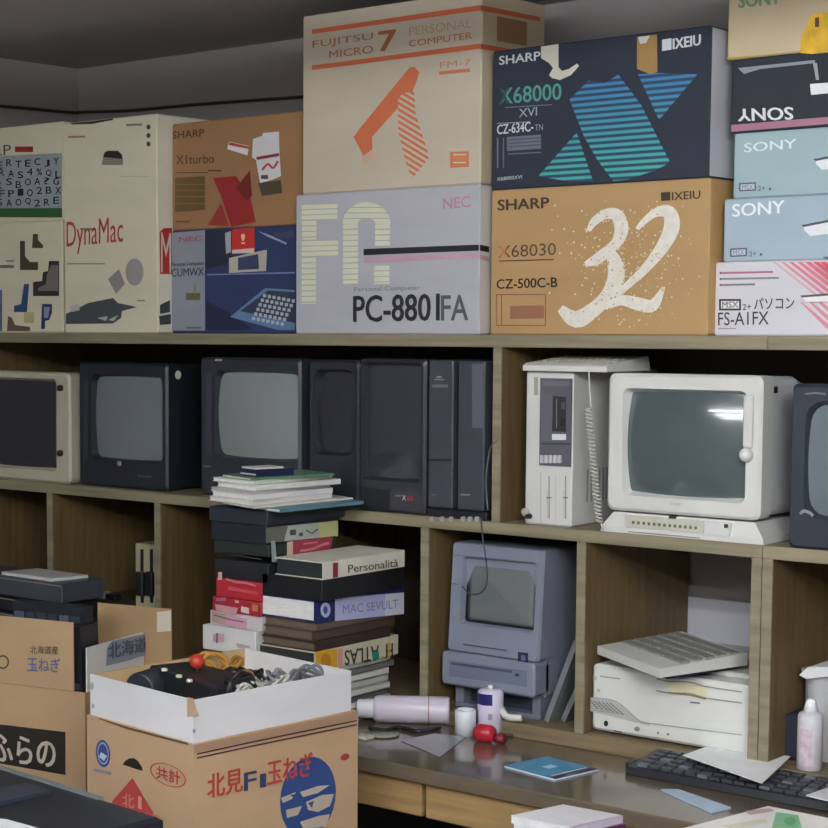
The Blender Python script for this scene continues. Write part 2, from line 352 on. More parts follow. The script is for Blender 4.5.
def p_blue(S, R):
    S.poly([(168, 233), (205, 230), (205, 330.5), (168, 330.5)], ink('#9093a0')); S.text('NEC', (179, 242), (202, 240.5), 5, ink('#a8506c'), .02, 2)
    S.text('Personal Computer', (171, 267.5), (204, 266), 5, ink('#3a3c46'), .01, 2); S.text('CUMWX', (170, 277), (204, 275.5), 8, ink('#2c2e38'), .01, 2)
    S.rect(186, 293, 200, 300, ink('#6b6645'), 2); S.rect(194, 283, 196, 296, ink('#8a8a58'), 2); S.rect(186, 327, 201, 328.6, ink('#5c5e68'), 2)
    S.poly([(205, 231), (233, 230), (233, 262), (205, 270)], ink('#232a40')); S.poly([(207, 274), (295, 272), (295, 273.3), (207, 275.3)], ink('#7a86b4'), 2)
    S.poly([(229, 258), (265, 250), (267, 250), (266, 271), (229, 273)], ink('#b9b4a4'), 2); S.poly([(238, 258), (258, 254), (259, 269), (238, 270)], ink('#3c4468'), 3)
    S.poly([(258, 231), (270, 235), (287, 243), (286, 244.5), (266, 236)], ink('#98a0b4'), 2); S.poly([(272, 233), (294, 231), (294, 238), (280, 238)], ink('#39465c'), 2)
    S.poly([(206, 300), (228, 312), (254, 330), (206, 330)], ink('#222844'))
    S.poly([(230, 317), (265, 288), (295, 290), (295, 330), (278, 330)], ink('#5f7fa6'), 2); S.poly([(240, 311), (268, 290.5), (295, 292), (295, 323)], ink('#2e3a50'), 3)
    for i in range(7):
        for j in range(6):
            x = 263+i*4.8-j*2.2; y = 294+j*4.6+i*.9
            if x < 293: S.rect(x, y, x+3.1, y+3.2, ink('#b7bcc0'), 4)
def e_blue(o, S, y0):
    def pr(S): S.poly([(232, 250), (254, 248), (254, 253), (232, 253.5)], ink('#d8c8c0')); S.text('!', (241, 244), (245, 244), 10, ink('#e8c8a8'), .02)
    sticker(o, y0, [(232, 229.5), (254.5, 227.5), (255, 252), (232, 254)], ink('#c8342c'), pr)
    sticker(o, y0, [(225, 233), (231, 231), (231, 252), (226, 254)], ink('#a9aab2'))
carton('navy box picturing a keyboard, pale grey panel on its left', 168, 296, 231, Y2, .30, ZT, card('#2e3a62'), p_blue, ztop=zb, extra=e_blue, side=None, x1w=onY(304, 280, Y2).x)
carton('worn brown box with dark red crossed shape and white stickers', 172, 300, 128, Y2, .30, zb+.0005, card('#9c7550'), p_brown, ymid=180, ztop=onY(172, 129, Y2).z+.012, extra=e_brown, x1w=onY(306, 180, Y2).x)

# --- PC-8801FA box
Y3 = .012
def p_88(S, R):
    cr = ink('#dcdcc0')
    def bars(x0, x1, ya, yb, pitch=5.6):
        y = ya
        while y < yb-1:
            S.rect(x0, y, x1, min(y+pitch-1.1, yb), cr, sl=-.03); y += pitch
    bars(301.5, 337.5, 205, 220, 5.3); bars(302, 316.5, 221, 240); bars(301.5, 338, 241.5, 257, 5.3); bars(301.5, 316, 258, 304)
    for i in range(14):       # arch of the A
        a0, a1 = math.radians(180-i*180/14), math.radians(180-(i+1)*180/14)
        f = lambda r, a, ry: (366.5+r*math.cos(a), 224-ry*math.sin(a))
        S.poly([f(24, a0, 22), f(24, a1, 22), f(9, a1, 6), f(9, a0, 6)], cr)
    for y in (207, 212.5, 218): S.rect(344+ (0 if y > 210 else 6), y, 389-(0 if y > 210 else 6), y+.8, ink('#a6a8b4'), 2)
    bars(343, 358, 224.5, 284); bars(375, 390, 224.5, 247); bars(374, 389.5, 266, 284)
    S.poly([(363.5, 249), (480, 244.5), (480, 250.5), (363.5, 255.2)], ink('#26262c'), 3); S.poly([(363.5, 257.5), (480, 253), (480, 258), (363.5, 262.5)], ink('#c79fae'), 3)
    S.text('NEC', (443, 209.5), (470, 207), 11, ink('#c08a9c'), .02); S.text('Personal Computer', (354, 292.8), (420, 291), 5.6, ink('#6e7078'))
    S.text('PC-8801', (353, 322), (438.5, 320.5), 26, ink('#27272c'), .03, 2); S.text('FA', (441, 320.5), (467.5, 320), 25, ink('#55575e'), .02, 2)
    R.poly([(480, 244.5), (489, 246.5), (489, 252.5), (480, 250.5)], ink('#26262c')); R.poly([(480, 254), (489, 257), (489, 262), (480, 259)], ink('#c79fae'))
z88 = onY(300, 195, Y3).z
carton('pale grey box with big striped letters and a black line, in the bottom row', 295.5, 479.5, 195, Y3, .30, ZT, card('#b5b5bc'), p_88, side=card('#d4d0cc'), ztop=z88)
# --- FM-7 box
def p_fm(S, R):
    og = ink('#cf6a44')
    S.poly([(312, 29.5), (480, 5), (480, 10.5), (312, 34)], og); S.poly([(312, 65.5), (480, 43.5), (480, 48.8), (312, 70)], og)
    R.poly([(480.5, 5), (540, 17), (540, 21.5), (480.5, 10.5)], og); R.poly([(480.5, 43.5), (540, 54), (540, 58.5), (480.5, 48.8)], og)
    R.poly([(497, 16), (527, 22), (527, 46), (497, 41)], ink('#a0765a'))
    S.text('FUJITSU', (312.5, 50), (373, 41.5), 9, ink('#a8705a')); S.text('MICRO', (329, 58.5), (373, 53), 7.5, ink('#a8705a'), .02)
    S.text('7', (378, 52), (395, 50), 20, ink('#a56a3c'), .05); S.text('PERSONAL', (409, 36), (472, 27.5), 9, ink('#b79484')); S.text('COMPUTER', (409, 47), (472, 38.5), 6.5, ink('#b5705a'), .02)
    S.text('FM-7', (440, 68.5), (471, 65), 6, ink('#c98060')); S.rect(439, 71.5, 470, 75, ink('#cf7a54'), sl=-.1)
    S.poly([(353.5, 137), (360, 128), (409, 68), (414, 66.5), (419.5, 72), (416, 83), (412, 92), (372, 137), (372.5, 149), (363.5, 156)], ink('#d2724c'))
    st = stripes('#d2724c', '#c8beaa', .0135, .55)
    S.poly([(398, 99), (403, 93), (414, 92), (415.5, 114), (429.5, 157), (412, 179), (405.5, 162), (398, 130)], st, 2)
    S.poly([(361, 158), (370, 150), (380, 152), (364, 166)], stripes('#d2946c', '#cfc4b4', .006, .6)); S.poly([(450, 152), (469, 151), (469, 167), (450, 168)], ink('#d28058')); S.rect(453, 154, 466, 155.2, ink('#d8cdb8'), 2); S.rect(453, 162, 466, 163.2, ink('#d8cdb8'), 2)
    S.poly([(447, 149), (472, 148), (472, 149), (447, 150)], ink('#cfc2b0'))
carton('large beige box with orange bands and an orange numeral seven, highest on the shelf', 302.5, 481, 20, Y3, .25, z88+.0005, card('#c6baa7'), p_fm, side=card('#c9b79c'), ztop=onY(302.5, 16.5, Y3).z, ymid=110)

# --- X68000 XVI and X68030 boxes
Y4 = .03
z30 = onY(492, 190.5, Y4).z
def p_30(S, R):
    dk_ = ink('#3f2f24')
    S.text('SHARP', (497.5, 210.5), (548.5, 208), 10.5, dk_, .05); S.text('X68030', (498, 258), (556, 255), 12, ink('#5e4838'), .0)
    S.text('X', (499, 257.6), (508, 257), 11, ink('#b5765a'), .03, 2); S.rect(499, 260.6, 554, 261.6, dk_, sl=-.03)
    S.text('CZ-500C-B', (496.5, 289), (557, 287), 9.5, ink('#2c211a'), .03)
    rd = ink('#8c5a40')
    for q in ((496, 294, 546, 295), (496, 325, 546, 326), (496, 294, 497, 326), (545, 294, 546, 326), (501, 295, 502, 325)): S.rect(*q, rd)
    S.rect(510, 306, 544, 319, ink('#9a6a50'), sl=-.02); 
    S.text('■IXEIU', (661, 201), (700, 198.5), 8.5, ink('#3a2c22'), .03)
    wt = M('#e6e0d6', .7, .06, 60)
    f = lambda L: [(480+x/3.18, 170+y/3.18) for x, y in L]
    S.stroke(f([(345, 195), (362, 165), (400, 140), (436, 145), (450, 185), (435, 230), (395, 262), (335, 300)]), [4, 8, 10, 13, 14, 11, 9, 5], wt)
    S.stroke(f([(335, 300), (370, 290), (410, 265), (430, 300), (432, 345), (405, 400), (360, 445), (305, 475), (255, 440)]), [4, 8, 10, 16, 17, 14, 15, 17, 8], wt, 2)
    S.stroke(f([(500, 188), (520, 165), (560, 135), (600, 135), (610, 180), (580, 245), (520, 320), (460, 375), (395, 440)]), [4, 6, 9, 14, 16, 13, 9, 7, 4], wt, 3)
    S.stroke(f([(400, 438), (450, 415), (500, 425), (550, 430), (585, 370)]), [5, 10, 13, 12, 3], wt, 4)
    sp = ink('#ddd2bc'); so = ink('#c79a5c')
    keys = [(345+i, 190-i) for i in range(0, 60, 8)]
    for _ in range(560):
        t = random.random(); gx = random.gauss(455, 100); gy = random.gauss(300, 110)
        if 215 < gx < 700 and 90 < gy < 505:
            x, y = f([(gx, gy)])[0]; r = random.uniform(.5, 1.25); S.poly([(x-r, y), (x, y-r), (x+r, y), (x, y+r)], sp if t < .6 else so, 5)
def e_30(o, S, y0):
    pass
o, x0, x1, _ = carton('tan box with a large white brushed number thirty-two', 490.5, 709, 190, Y4, .30, ZT, card('#b59265'), p_30, side=card('#c9a06a'), ztop=z30)
def p_68(S, R):
    w = ink('#cfd3d8')
    S.text('SHARP', (499, 65), (540, 60), 8.5, w, .04); S.text('X68000', (499, 104.5), (561, 99.5), 16, ink('#559c90'), .02)
    S.text('X', (499, 104.3), (508, 103.6), 16, ink('#1f4a48'), .05, 2)
    S.rect(505, 107, 552, 108, ink('#66707c'), sl=-.06); S.text('XVI', (519, 117.5), (537, 115.5), 8.5, ink('#a9adb4')); S.rect(497, 123, 530, 124, ink('#8b8f98'), sl=-.05)
    S.text('CZ-634C-', (497, 134.5), (533, 131), 9.5, w, .03); S.text('TN', (535, 130.5), (543, 130), 6, ink('#9aa0a8'))
    gy = ink('#6d7480'); S.rect(507, 137, 541, 151, gy, sl=-.07)
    for y in (139.5, 143, 146.5): S.rect(508, y, 541, y+1, ink('#444c5a'), 2, -.07)
    S.rect(508, 153.5, 541, 154.5, gy, sl=-.05); S.rect(497, 138, 498.3, 168, gy); S.rect(503, 138, 504, 168, gy)
    S.text('■IXEIU', (662, 51), (700, 45), 11, ink('#d6dae0'), .05); S.text('X68000XVI', (497, 181), (522, 178.5), 3.5, w)
    f = lambda L: [(480+x*.314, 10+y*.314) for x, y in L]
    st = stripes('#3f74b4', '#25405c', .0125, .0, '#48aca4', (.03, .24))
    S.poly(f([(285, 285), (345, 225), (400, 232), (440, 205), (512, 300), (605, 485), (560, 510), (470, 540), (425, 545), (375, 480), (330, 400)]), st)
    S.poly(f([(308, 390), (360, 545), (300, 548), (185, 530)]), st); S.poly(f([(503, 205), (560, 200), (692, 205), (570, 350)]), st)
def e_68(o, S, y0):
    w = ink('#d9d7cf')
    sticker(o, y0, [(541, 46.5), (558.5, 44), (558.5, 67), (562, 71), (569, 69), (577, 63.5), (579, 66), (571, 75), (560, 80), (552, 78), (549, 75), (553, 68), (549, 63), (541, 58)], M('#cfcabb', .7), name='torn_label')
    sticker(o, y0, [(637, 37), (657, 34.5), (657.5, 72), (650, 74), (637, 69)], M('#a58350', .3), lambda S: S.poly([(638, 37), (650, 35.5), (646, 43), (640, 44)], w), name='tape_strip')
zx0 = z30+.0005
o, x0, x1, _ = carton('dark navy box with blue and teal striped crossing bands', 492, 709.5, 50, Y4+.004, .30, zx0, card('#2b3140'), p_68, side=card('#d3d3da'), ztop=onY(492, 51, Y4).z, ymid=120, extra=e_68)

# --- stack at the right
Y5 = .055; XE = -1.19
cols = []
zA = onY(714, 262.5, Y5).z
def p_fx(S, R):
    for i, c in enumerate(('#d8a8b4', '#d88c9c', '#d87a8e', '#d87488', '#d46478', '#d0586e')):
        S.poly([(773+i*8, 262), (775.5+i*8+i*.7, 262), (822.5+i*8+i*.9, 298), (819+i*8, 299)], ink(c), i+1)
    S.poly([(820, 262), (826, 262), (850, 283), (850, 288)], ink('#d04c62'), 8)
    for i in range(3): S.poly([(800+i*9, 302), (802+i*10, 302), (838+i*10, 332), (830+i*9, 332)], ink('#d88c9c'))
    for i, (c, l) in enumerate((('#b56a80', 52), ('#88838c', 58), ('#7c7a80', 34))): S.rect(721, 272+i*6, 721+l, 274+i*6, ink(c), sl=-.02); S.ell(720.5, 273+i*6, 1, 1.4, ink('#7c5a68'), 2, n=8)
    bk = ink('#3c3a3e'); S.rect(719, 299, 741, 310.5, bk); S.rect(721, 301, 739, 308.5, ink('#e2dfe2'), 2); S.text('MSX', (722, 308), (738, 307.6), 6.2, ink('#77757c'), .03, 3)
    S.text('2+', (742.5, 310), (751, 309.6), 6, bk, .02); S.text('パソコン', (754, 309.5), (794, 308.5), 11.5, bk, .02); S.text('FS-A1FX', (718, 325.5), (768.5, 324.5), 13, bk, .01)
    S.rect(718, 328, 736, 329.2, ink('#9a98a0'))
    S.poly([(800, 295.5), (850, 291.5), (850, 294), (802, 297.5)], ink('#5a5654'), 10); S.poly([(803, 297.5), (850, 294), (850, 301), (806, 302)], ink('#efeef0'), 9)
SG = 'boxes on the top shelf'
carton('white box with pink slanting stripes at the bottom of the right-hand stack', 714.5, 0, 0, Y5, .30, ZT, card('#d6d3da'), p_fx, ztop=zA, x1w=XE, ymid=300)
zB = onY(724, 199.5, Y5).z
def slot(S, x, y):
    S.poly([(x, y), (x+40, y-5), (x+40, y+8), (x+6, y+12), (x, y+6)], ink('#e8eaee'), 3); S.poly([(x-3, y+1), (x+40, y-7), (x+40, y-5), (x, y+3)], ink('#444a52'), 4)
def logo(S, x, y, m, sl=-.05):
    S.rect(x, y, x+17, y+8.5, ink('#59626e'), sl=sl); S.rect(x+1.6, y+1.5, x+15.4, y+7, ink('#c8cfdc'), 2, sl); S.text('MSX', (x+3, y+6.6), (x+14, y+6.1), 4.6, ink('#8088a0'), .03, 3); S.text('2+', (x+19, y+8), (x+26, y+7.6), 5, ink('#59626e'), .02); S.ell(x+31, y+6, 1.4, 1.6, ink('#59626e'), n=8)
def p_b2(S, R):
    S.text('SONY', (732, 217), (784, 213), 12.5, ink('#eef2f4'), .03); slot(S, 804, 224); logo(S, 730, 248.5, None); S.poly([(822, 257), (845, 255), (845, 262), (826, 260)], ink('#5a6472'))
carton('light blue box with a white grip slot, just above the pink-striped box', 723.5, 0, 0, Y5, .30, zA+.0005, card('#a7b9c6'), p_b2, ztop=zB, x1w=XE, ymid=230)
zC = onY(733, 134, Y5).z
def p_b1(S, R):
    S.text('SONY', (744, 152.5), (796, 148), 9, ink('#dbe8ea'), .03); slot(S, 816, 158); logo(S, 739, 183, None)
    S.poly([(736, 199), (830, 192), (830, 193), (736, 200)], ink('#8fa4b4'))
carton('pale blue-green box with a white grip slot, under the black box', 733.5, 0, 0, Y5, .30, zB+.0005, card('#a1b9be'), p_b1, ztop=zC, x1w=XE, ymid=165)
zE = onY(731.5, 60, Y5).z
def p_bk(S, R):
    S.mb.text('SONY', S.P(793, 107), S.P(738.5, 109), S.P(793.5, 119.5), ink('#e4e4e4'), .04)
    S.poly([(731, 125), (850, 115), (850, 122), (731, 132)], ink('#a97488')); S.poly([(738, 68), (815, 60), (815, 63), (760, 69), (744, 74)], ink('#8c939c')); S.poly([(813, 63), (817, 63), (819, 80), (816, 80)], ink('#9aa0a6'))
    S.poly([(810, 84), (850, 81), (850, 91), (811, 95)], ink('#e6e6ea'), 3)
carton('black box standing upside down with a mauve band along its base', 731.5, 0, 0, Y5, .30, zC+.0005, card('#2b303a'), p_bk, ztop=zE, x1w=XE, ymid=95)
def p_cr(S, R):
    S.text('SONY', (738, 8), (780, 4), 14, ink('#6f9c74'), .05)
    S.poly([(727, 57.5), (800, 54), (850, 49), (850, 53), (800, 58), (727, 61)], ink('#b59c3a'))
def e_cr(o, S, y0):
    sticker(o, y0, [(801, 36), (806, 28), (808, 20), (813, 14), (850, 8), (850, 50), (812, 54), (800, 53)], M('#d8ab22', .35, .15, 40), name='yellow_tape'); sticker(o, y0, [(815, 18), (819, 17), (819, 27), (815, 27)], ink('#5c3a28'), k=6, name='tear')
carton('cream box patched with yellow tape, topmost of the right-hand stack', 727.5, 0, 0, Y5, .28, zE+.0005, card('#c8b698'), p_cr, ztop=onY(727.5, -35, Y5).z, x1w=XE, ymid=30, extra=e_cr)

# wall cable
pts = [onP(x, y, (XL+.008, 0, 0), NX) for x, y in ((0, 106), (30, 108.5), (60, 111.5), (76, 112.5))]+[onY(x, y, YB-.008) for x, y in ((84, 112), (130, 110.5), (190, 105), (250, 100.5), (300, 97), (420, 88), (560, 60))]
m = MB(); m.tube(catmull(pts, 4), .0045, M('#2c2a28', .6), 6); tag(m.build('cable'), 'black cable running along the wall above the boxes', 'cable')

# ------------------------------------------------------------------ monitors
def crt(label, X0, X1, Z0, Z1, y0, depth, scr, body, bez, scol, r=.02, bulge=.012, group='monitors on the middle shelf', taper=.72, foot=True, rec=.018, extra=None, cat='monitor', base=None, sr=.018):
    o = thing('monitor', label, cat, ((X0+X1)/2, y0+depth/2, base if base is not None else Z0), group)
    sx0, sx1, sz0, sz1 = scr
    m = MB(); c = .006
    m.loft([rr(sx0, sx1, sz0, sz1, sr, y0+rec), rr(sx0-.008, sx1+.008, sz0-.008, sz1+.008, sr+.006, y0+.001), rr(X0+c, X1-c, Z0+c, Z1-c, r, y0), rr(X0, X1, Z0, Z1, r, y0+c), rr(X0, X1, Z0, Z1, r, y0+.05)], bez, caps=(False, True))
    bz = m.build('bezel', o)
    m = MB(); xc = (X0+X1)/2; zc = (Z0+Z1)/2; e = .004
    def ring(s, y, dz=0): return rr(xc+(X0+e-xc)*s, xc+(X1-e-xc)*s, zc+(Z0+e-zc)*s+dz, zc+(Z1-e-zc)*s+dz, r*s, y)
    m.loft([ring(1, y0+.05), ring(1, y0+depth*.45), ring((1+taper)/2, y0+depth*.62, -.004), ring(taper, y0+depth, -.01)], body)
    # vent slots on top
    for i in range(7): m.box(xc-.09, xc+.09, y0+.09+i*.012, y0+.094+i*.012, Z1-.005, Z1-.0035, M('#15151a'))
    m.build('housing', o)
    m = MB(); cx, cz = (sx0+sx1)/2, (sz0+sz1)/2; hw, hh = (sx1-sx0)/2, (sz1-sz0)/2; NG = 14; rows = []
    for a in range(NG+1):
        v_ = -1.03+2.06*a/NG; rows.append([V((cx+hw*u_, y0+rec+.0015-bulge*(1-(u_*u_+v_*v_)/2), cz+hh*v_)) for u_ in [-1.03+2.06*b/NG for b in range(NG+1)]])
    m.loft(rows, scol, caps=(False, False), smooth=True, closed=False); m.build('screen', o)
    if foot:
        m = MB(); m.box(X0+.03, X1-.03, y0+.04, y0+depth*.5, Z0-.0005, Z0+.006, body); m.build('foot', o)
    if extra: extra(bz)
    return o
def rng(x0, x1, yt, yb, Y, ym=None):
    ym = ym or (yt+yb)/2
    a, b = onY(x0, ym, Y), onY(x1, ym, Y)
    xm = (x0+x1)/2
    return a.x, b.x, onY(xm, yb, Y).z, onY(xm, yt, Y).z
blk = plastic('#23262d', .4); blk2 = plastic('#1b1d22', .45); gr1 = plastic('#2f323a', .38)
# far-left beige
Y = .02
_, X1, Z0, Z1 = rng(0, 70, 372, 484, Y); s = rng(-62, 54, 380, 464, Y)
def ex(o):
    m = MB(); S = Surf((0, Y, 0), NY, m);     S.rect(56, 384, 57, 462, ink('#8d8a80'), 2); m.build('panel_print', o)
    for yp in (388, 453):
        m = MB(); p = onY(61, yp, Y); m.lathe(p+V((0, .001, 0)), (0, -1, 0), [(0, .009), (.01, .008), (.012, .004)], blk2, 12); m.build('knob', o)
crt('beige television with a dark screen at the far left of the middle shelf', -3.985, X1, ZM, Z1, Y, .34, (-3.96, s[1], s[2], s[3]), plastic('#b5b2a8'), plastic('#b9b4a0'), glass('#24272e'), extra=ex, sr=.006)
# black 1
Y = .035
X0, X1, Z0, Z1 = rng(78.5, 167, 363, 487, Y); s = rng(93, 160, 377.5, 459, Y)
def ex(o):
    m = MB(); S = Surf((0, Y, 0), NY, m); S.text('SHARP', (138, 477), (152, 478.5), 2.6, ink('#77797e'), .0, 2); m.build('brand_print', o); m = MB(); S.mb = m; S.rect(84, 380, 88, 458, ink('#32363c'), 2); m.build('speaker_strip', o)
    m = MB(); p = onY(119.5, 463.5, Y); m.lathe(p, (0, -1, 0), [(-.004, .007), (.003, .007), (.004, .004)], plastic('#8f9290'), 12); m.build('power_button', o)
    m = MB(); p = onX(178, 375, XS+.0) ; m.lathe(p+V((-.0045, 0, 0)), (1, 0, 0), [(0, .011), (.0055, .011)], ink('#d8d6cc'), 14); m.build('round_sticker', o)
XS = X1
crt('black television with a grey-blue screen and a round white sticker on its side', X0, X1, ZM, Z1, Y, .36, s, blk2, blk, glass('#6f797c'), r=.01, extra=ex, taper=.8)
# black 2
Y = .035
X0, X1, Z0, Z1 = rng(200, 300, 358, 492, Y); s = rng(217, 296, 374, 457, Y)
def ex(o):
    m = MB(); S = Surf((0, Y, 0), NY, m); S.rect(215, 359, 222, 361, ink('#b7b7b4'), 2); S.rect(203, 465.5, 211, 467, ink('#6c6e74'), 2); S.rect(206, 372, 212, 455, ink('#3a3d46'), 2); m.build('panel_print', o)
crt('black television behind the paper pile, its pale screen showing reflections', X0, X1, ZM, Z1, Y, .36, s, blk2, gr1, glass('#87908f'), r=.012, extra=ex, bulge=.02)
# dark 3 (set back) and dark 4
Y = .045
X0, X1, Z0, Z1 = rng(308, 359, 360, 488, Y); s = rng(315, 352, 373, 452, Y)
crt('narrow dark grey monitor in shadow, left of the tall black display', X0, X1, ZM, Z1, Y, .33, s, blk2, plastic('#2b2d34'), glass('#2b2e35'), r=.012)
Y = .006
X0, X1, Z0, Z1 = rng(359, 425, 359, 517, Y); s = rng(364, 419, 366, 478, Y)
def ex(o):
    m = MB(); S = Surf((0, Y, 0), NY, m)
    S.poly([(361, 487), (388, 490), (388, 511), (361, 508)], ink('#1a1c20'), 2); S.poly([(391, 489), (423, 493), (423, 513), (391, 509)], ink('#3c3b42'), 2)
    S.text('X', (402, 500), (406, 500.5), 5, ink('#c8c8c8'), .03, 3); S.text('68', (407, 500.5), (413, 501), 5, ink('#a84048'), .03, 3); S.rect(395, 495, 401, 496.5, ink('#77777c'), 3); m.build('panel_print', o)
crt('tall glossy black display beside the black twin towers', X0, X1, ZM, Z1, Y, .34, s, blk2, plastic('#33343b', .3), glass('#33363d'), r=.008, bulge=.008, extra=ex, taper=.8, sr=.006)
# twin tower
Y = .006
t = thing('computer_tower', 'black twin-tower computer in the middle of the middle shelf', 'computer', (-2.3, .15, ZM))
for a, b, yt in ((428, 452.5, 360), (457.5, 484, 361)):
    X0, X1, Z0, Z1 = rng(a, b, yt, 512, Y, 440)
    m = MB(); m.rbox(X0, X1, Y, Y+.31, ZM+.02, Z1, plastic('#42454f', .35), .003); S = Surf((0, Y, 0), NY, m)
    if a < 440:
        S.rect(434, 379, 444, 380.2, ink('#8c8e94')); S.rect(432, 384.5, 448, 387.5, ink('#70737a')); S.rect(428.5, 459, 452, 461, ink('#14151a')); S.ell(439, 377, 3, 1, ink('#9a9ca2')); S.rect(432, 494, 436, 495.5, ink('#6a6c74'))
    else: S.rect(472, 364, 483, 428, ink('#5c5f6a')); S.rect(460, 494, 470, 495.5, ink('#84868c'))
    m.build('tower_case', t)
m = MB(); X0 = onY(427, 515, Y).x; X1 = onY(487, 515, Y).x; m.rbox(X0, X1, Y-.002, Y+.28, ZM, ZM+.019, blk2, .002); m.build('foot', t)
Xa, Xb = onY(453, 440, Y).x, onY(457, 440, Y).x
m = MB(); m.box(Xa+.001, Xb-.001, Y+.03, Y+.28, ZM+.02, ZM+.31, blk2); m.build('bridge', t)
m = MB()
for x in (433, 443, 452, 464, 471, 478): p = onY(x, 519, Y-.002); m.lathe(p+V((0, .002, .0)), (0, -1, 0), [(0, .006), (.008, .006)], plastic('#9c9ea4'), 10)
m.build('port_knobs', t)
# cables hanging at the post
for i, (pp, lb) in enumerate((([(488, 510), (486, 480), (490, 450), (497, 440)], 'thin grey wire looping beside the black twin towers'), ([(481, 518), (483, 540), (486, 560), (487, 580), (482, 592), (470, 594), (462, 586)], 'thin dark wire hanging over the shelf edge in front of the small grey computer'))):
    m = MB(); m.tube(catmull([onY(x, y, -.006 if i else -.002) for x, y in pp], 5), .0017, M('#6a6a6c' if not i else '#3f4146', .5), 6); tag(m.build('wire'), lb, 'wire')

# white tower
Y = .02; wh = plastic('#d6d5d2', .45); wh2 = plastic('#c6c5c4', .5)
X0, X1, Z0, Z1 = rng(525, 572, 371, 528, Y, 450)
t = thing('computer_tower', 'white upright computer with a dark recessed drive panel, beside the white monitor', 'computer', ((X0+X1)/2, .2, ZM))
m = MB(); m.rbox(X0, X1, Y, Y+.36, ZM, Z1, wh, .004)
S = Surf((0, Y, 0), NY, m)
S.rect(534, 377, 538, 395, ink('#a7a593')); 
for x in (548.5, 565): S.rect(x, 476, x+1.2, 519, ink('#8f8f94')); S.rect(x-1.5, 490, x-.8, 518, ink('#b4b4b8')); S.rect(x-2, 497, x+3, 498.4, ink('#77777c'), 2)
S.rect(540, 472, 541, 524, ink('#bcbcbc')); S.rect(555, 474, 556, 522, ink('#c6c6c8'))
for i in range(14): m.box(X1-.0005, X1+.0006, .08+i*.016, .087+i*.016, ZM+.05, ZM+.12, plastic('#a0a0a0'))
m.build('case', t)
a = onY(541, 378, Y); b = onY(571, 467, Y)
m = MB(); m.box(a.x, b.x, Y-.003, Y+.001, b.z, a.z, plastic('#5c5b64')); S = Surf((0, Y-.003, 0), NY, m)
S.rect(543, 381, 569, 386, ink('#6e6d76')); S.poly([(553, 396), (566, 397), (566, 432), (552, 431)], ink('#2c2b30')); S.rect(556, 399, 557, 428, ink('#7b7a80'), 2); S.rect(561, 402, 565, 409, ink('#4e4d54'), 2); S.rect(561, 418, 565, 426, ink('#18181c'), 2)
S.rect(552, 434, 566, 440, ink('#e0e0e2'), 2); S.rect(541.5, 443, 570.5, 444.5, ink('#3a393e'), 2); S.rect(541.5, 393, 552, 441, ink('#64636c'))
dp = m.build('drive_panel', t)
for i in range(5):
    a = onY(542+i*4.4, 455, Y); b = onY(545+i*4.4, 463, Y); m = MB(); m.box(a.x, b.x, Y-.008, Y-.002, b.z, a.z, plastic('#c8c8cc')); m.build('key', dp)
m = MB(); p = onY(526, 512, Y-.001); m.lathe(p, (0, -1, 0), [(0, .009), (.006, .009), (.007, .003)], plastic('#b9b6aa'), 12); p = onY(530, 516, Y-.001); m.lathe(p, (0, -1, 0), [(0, .006), (.012, .005)], blk2, 10); m.build('jack', t)
ztw = Z1
# keyboard slab on top with coiled cord
a = onY(523, 366, .0); b = onY(607, 366, .0)
t = thing('keyboard', 'white slab keyboard lying on top of the white upright computer, coiled cord hanging', 'keyboard', ((a.x+b.x)/2, .12, ztw))
m = MB(); zt = onY(560, 358.5, .0).z
pr = [(0.0, ztw+.0005), (0.0, ztw+.012), (.012, ztw+.017), (.17, zt+.004), (.18, ztw+.0005)]
m.loft([[V((a.x, y, z)) for y, z in pr], [V((b.x, y, z)) for y, z in pr]], wh); m.build('case', t)
m = MB()
for r in range(4):
    for c in range(12): x = a.x+.012+c*(b.x-a.x-.02)/12; y = .03+r*.03; z = ztw+.017+(y-.012)/.158*(zt+.004-ztw-.017); m.box(x, x+.012, y, y+.022, z-.001, z+.0015, plastic('#b8b4a8'))
m.build('keys', t)
c0 = [onY(589, 369, -.012), onY(589.5, 385, -.014), onY(591, 405, -.014)]
pts = catmull(c0, 5); c1 = onY(588, 408, -.014); c2 = onY(599, 522, .012); n = 30*9
for i in range(n+1):
    f = i/n; p = c1.lerp(c2, f); an = f*30*2*math.pi; rad = .0075
    pts.append(p+V((math.cos(an)*rad, math.sin(an)*rad*.7+.002, 0)))
pts += [onY(601, 524, -.004), onY(603, 529, -.008)]
m = MB(); m.tube(pts, .0017, plastic('#cdccc6'), 5); m.build('coiled_cord', t)

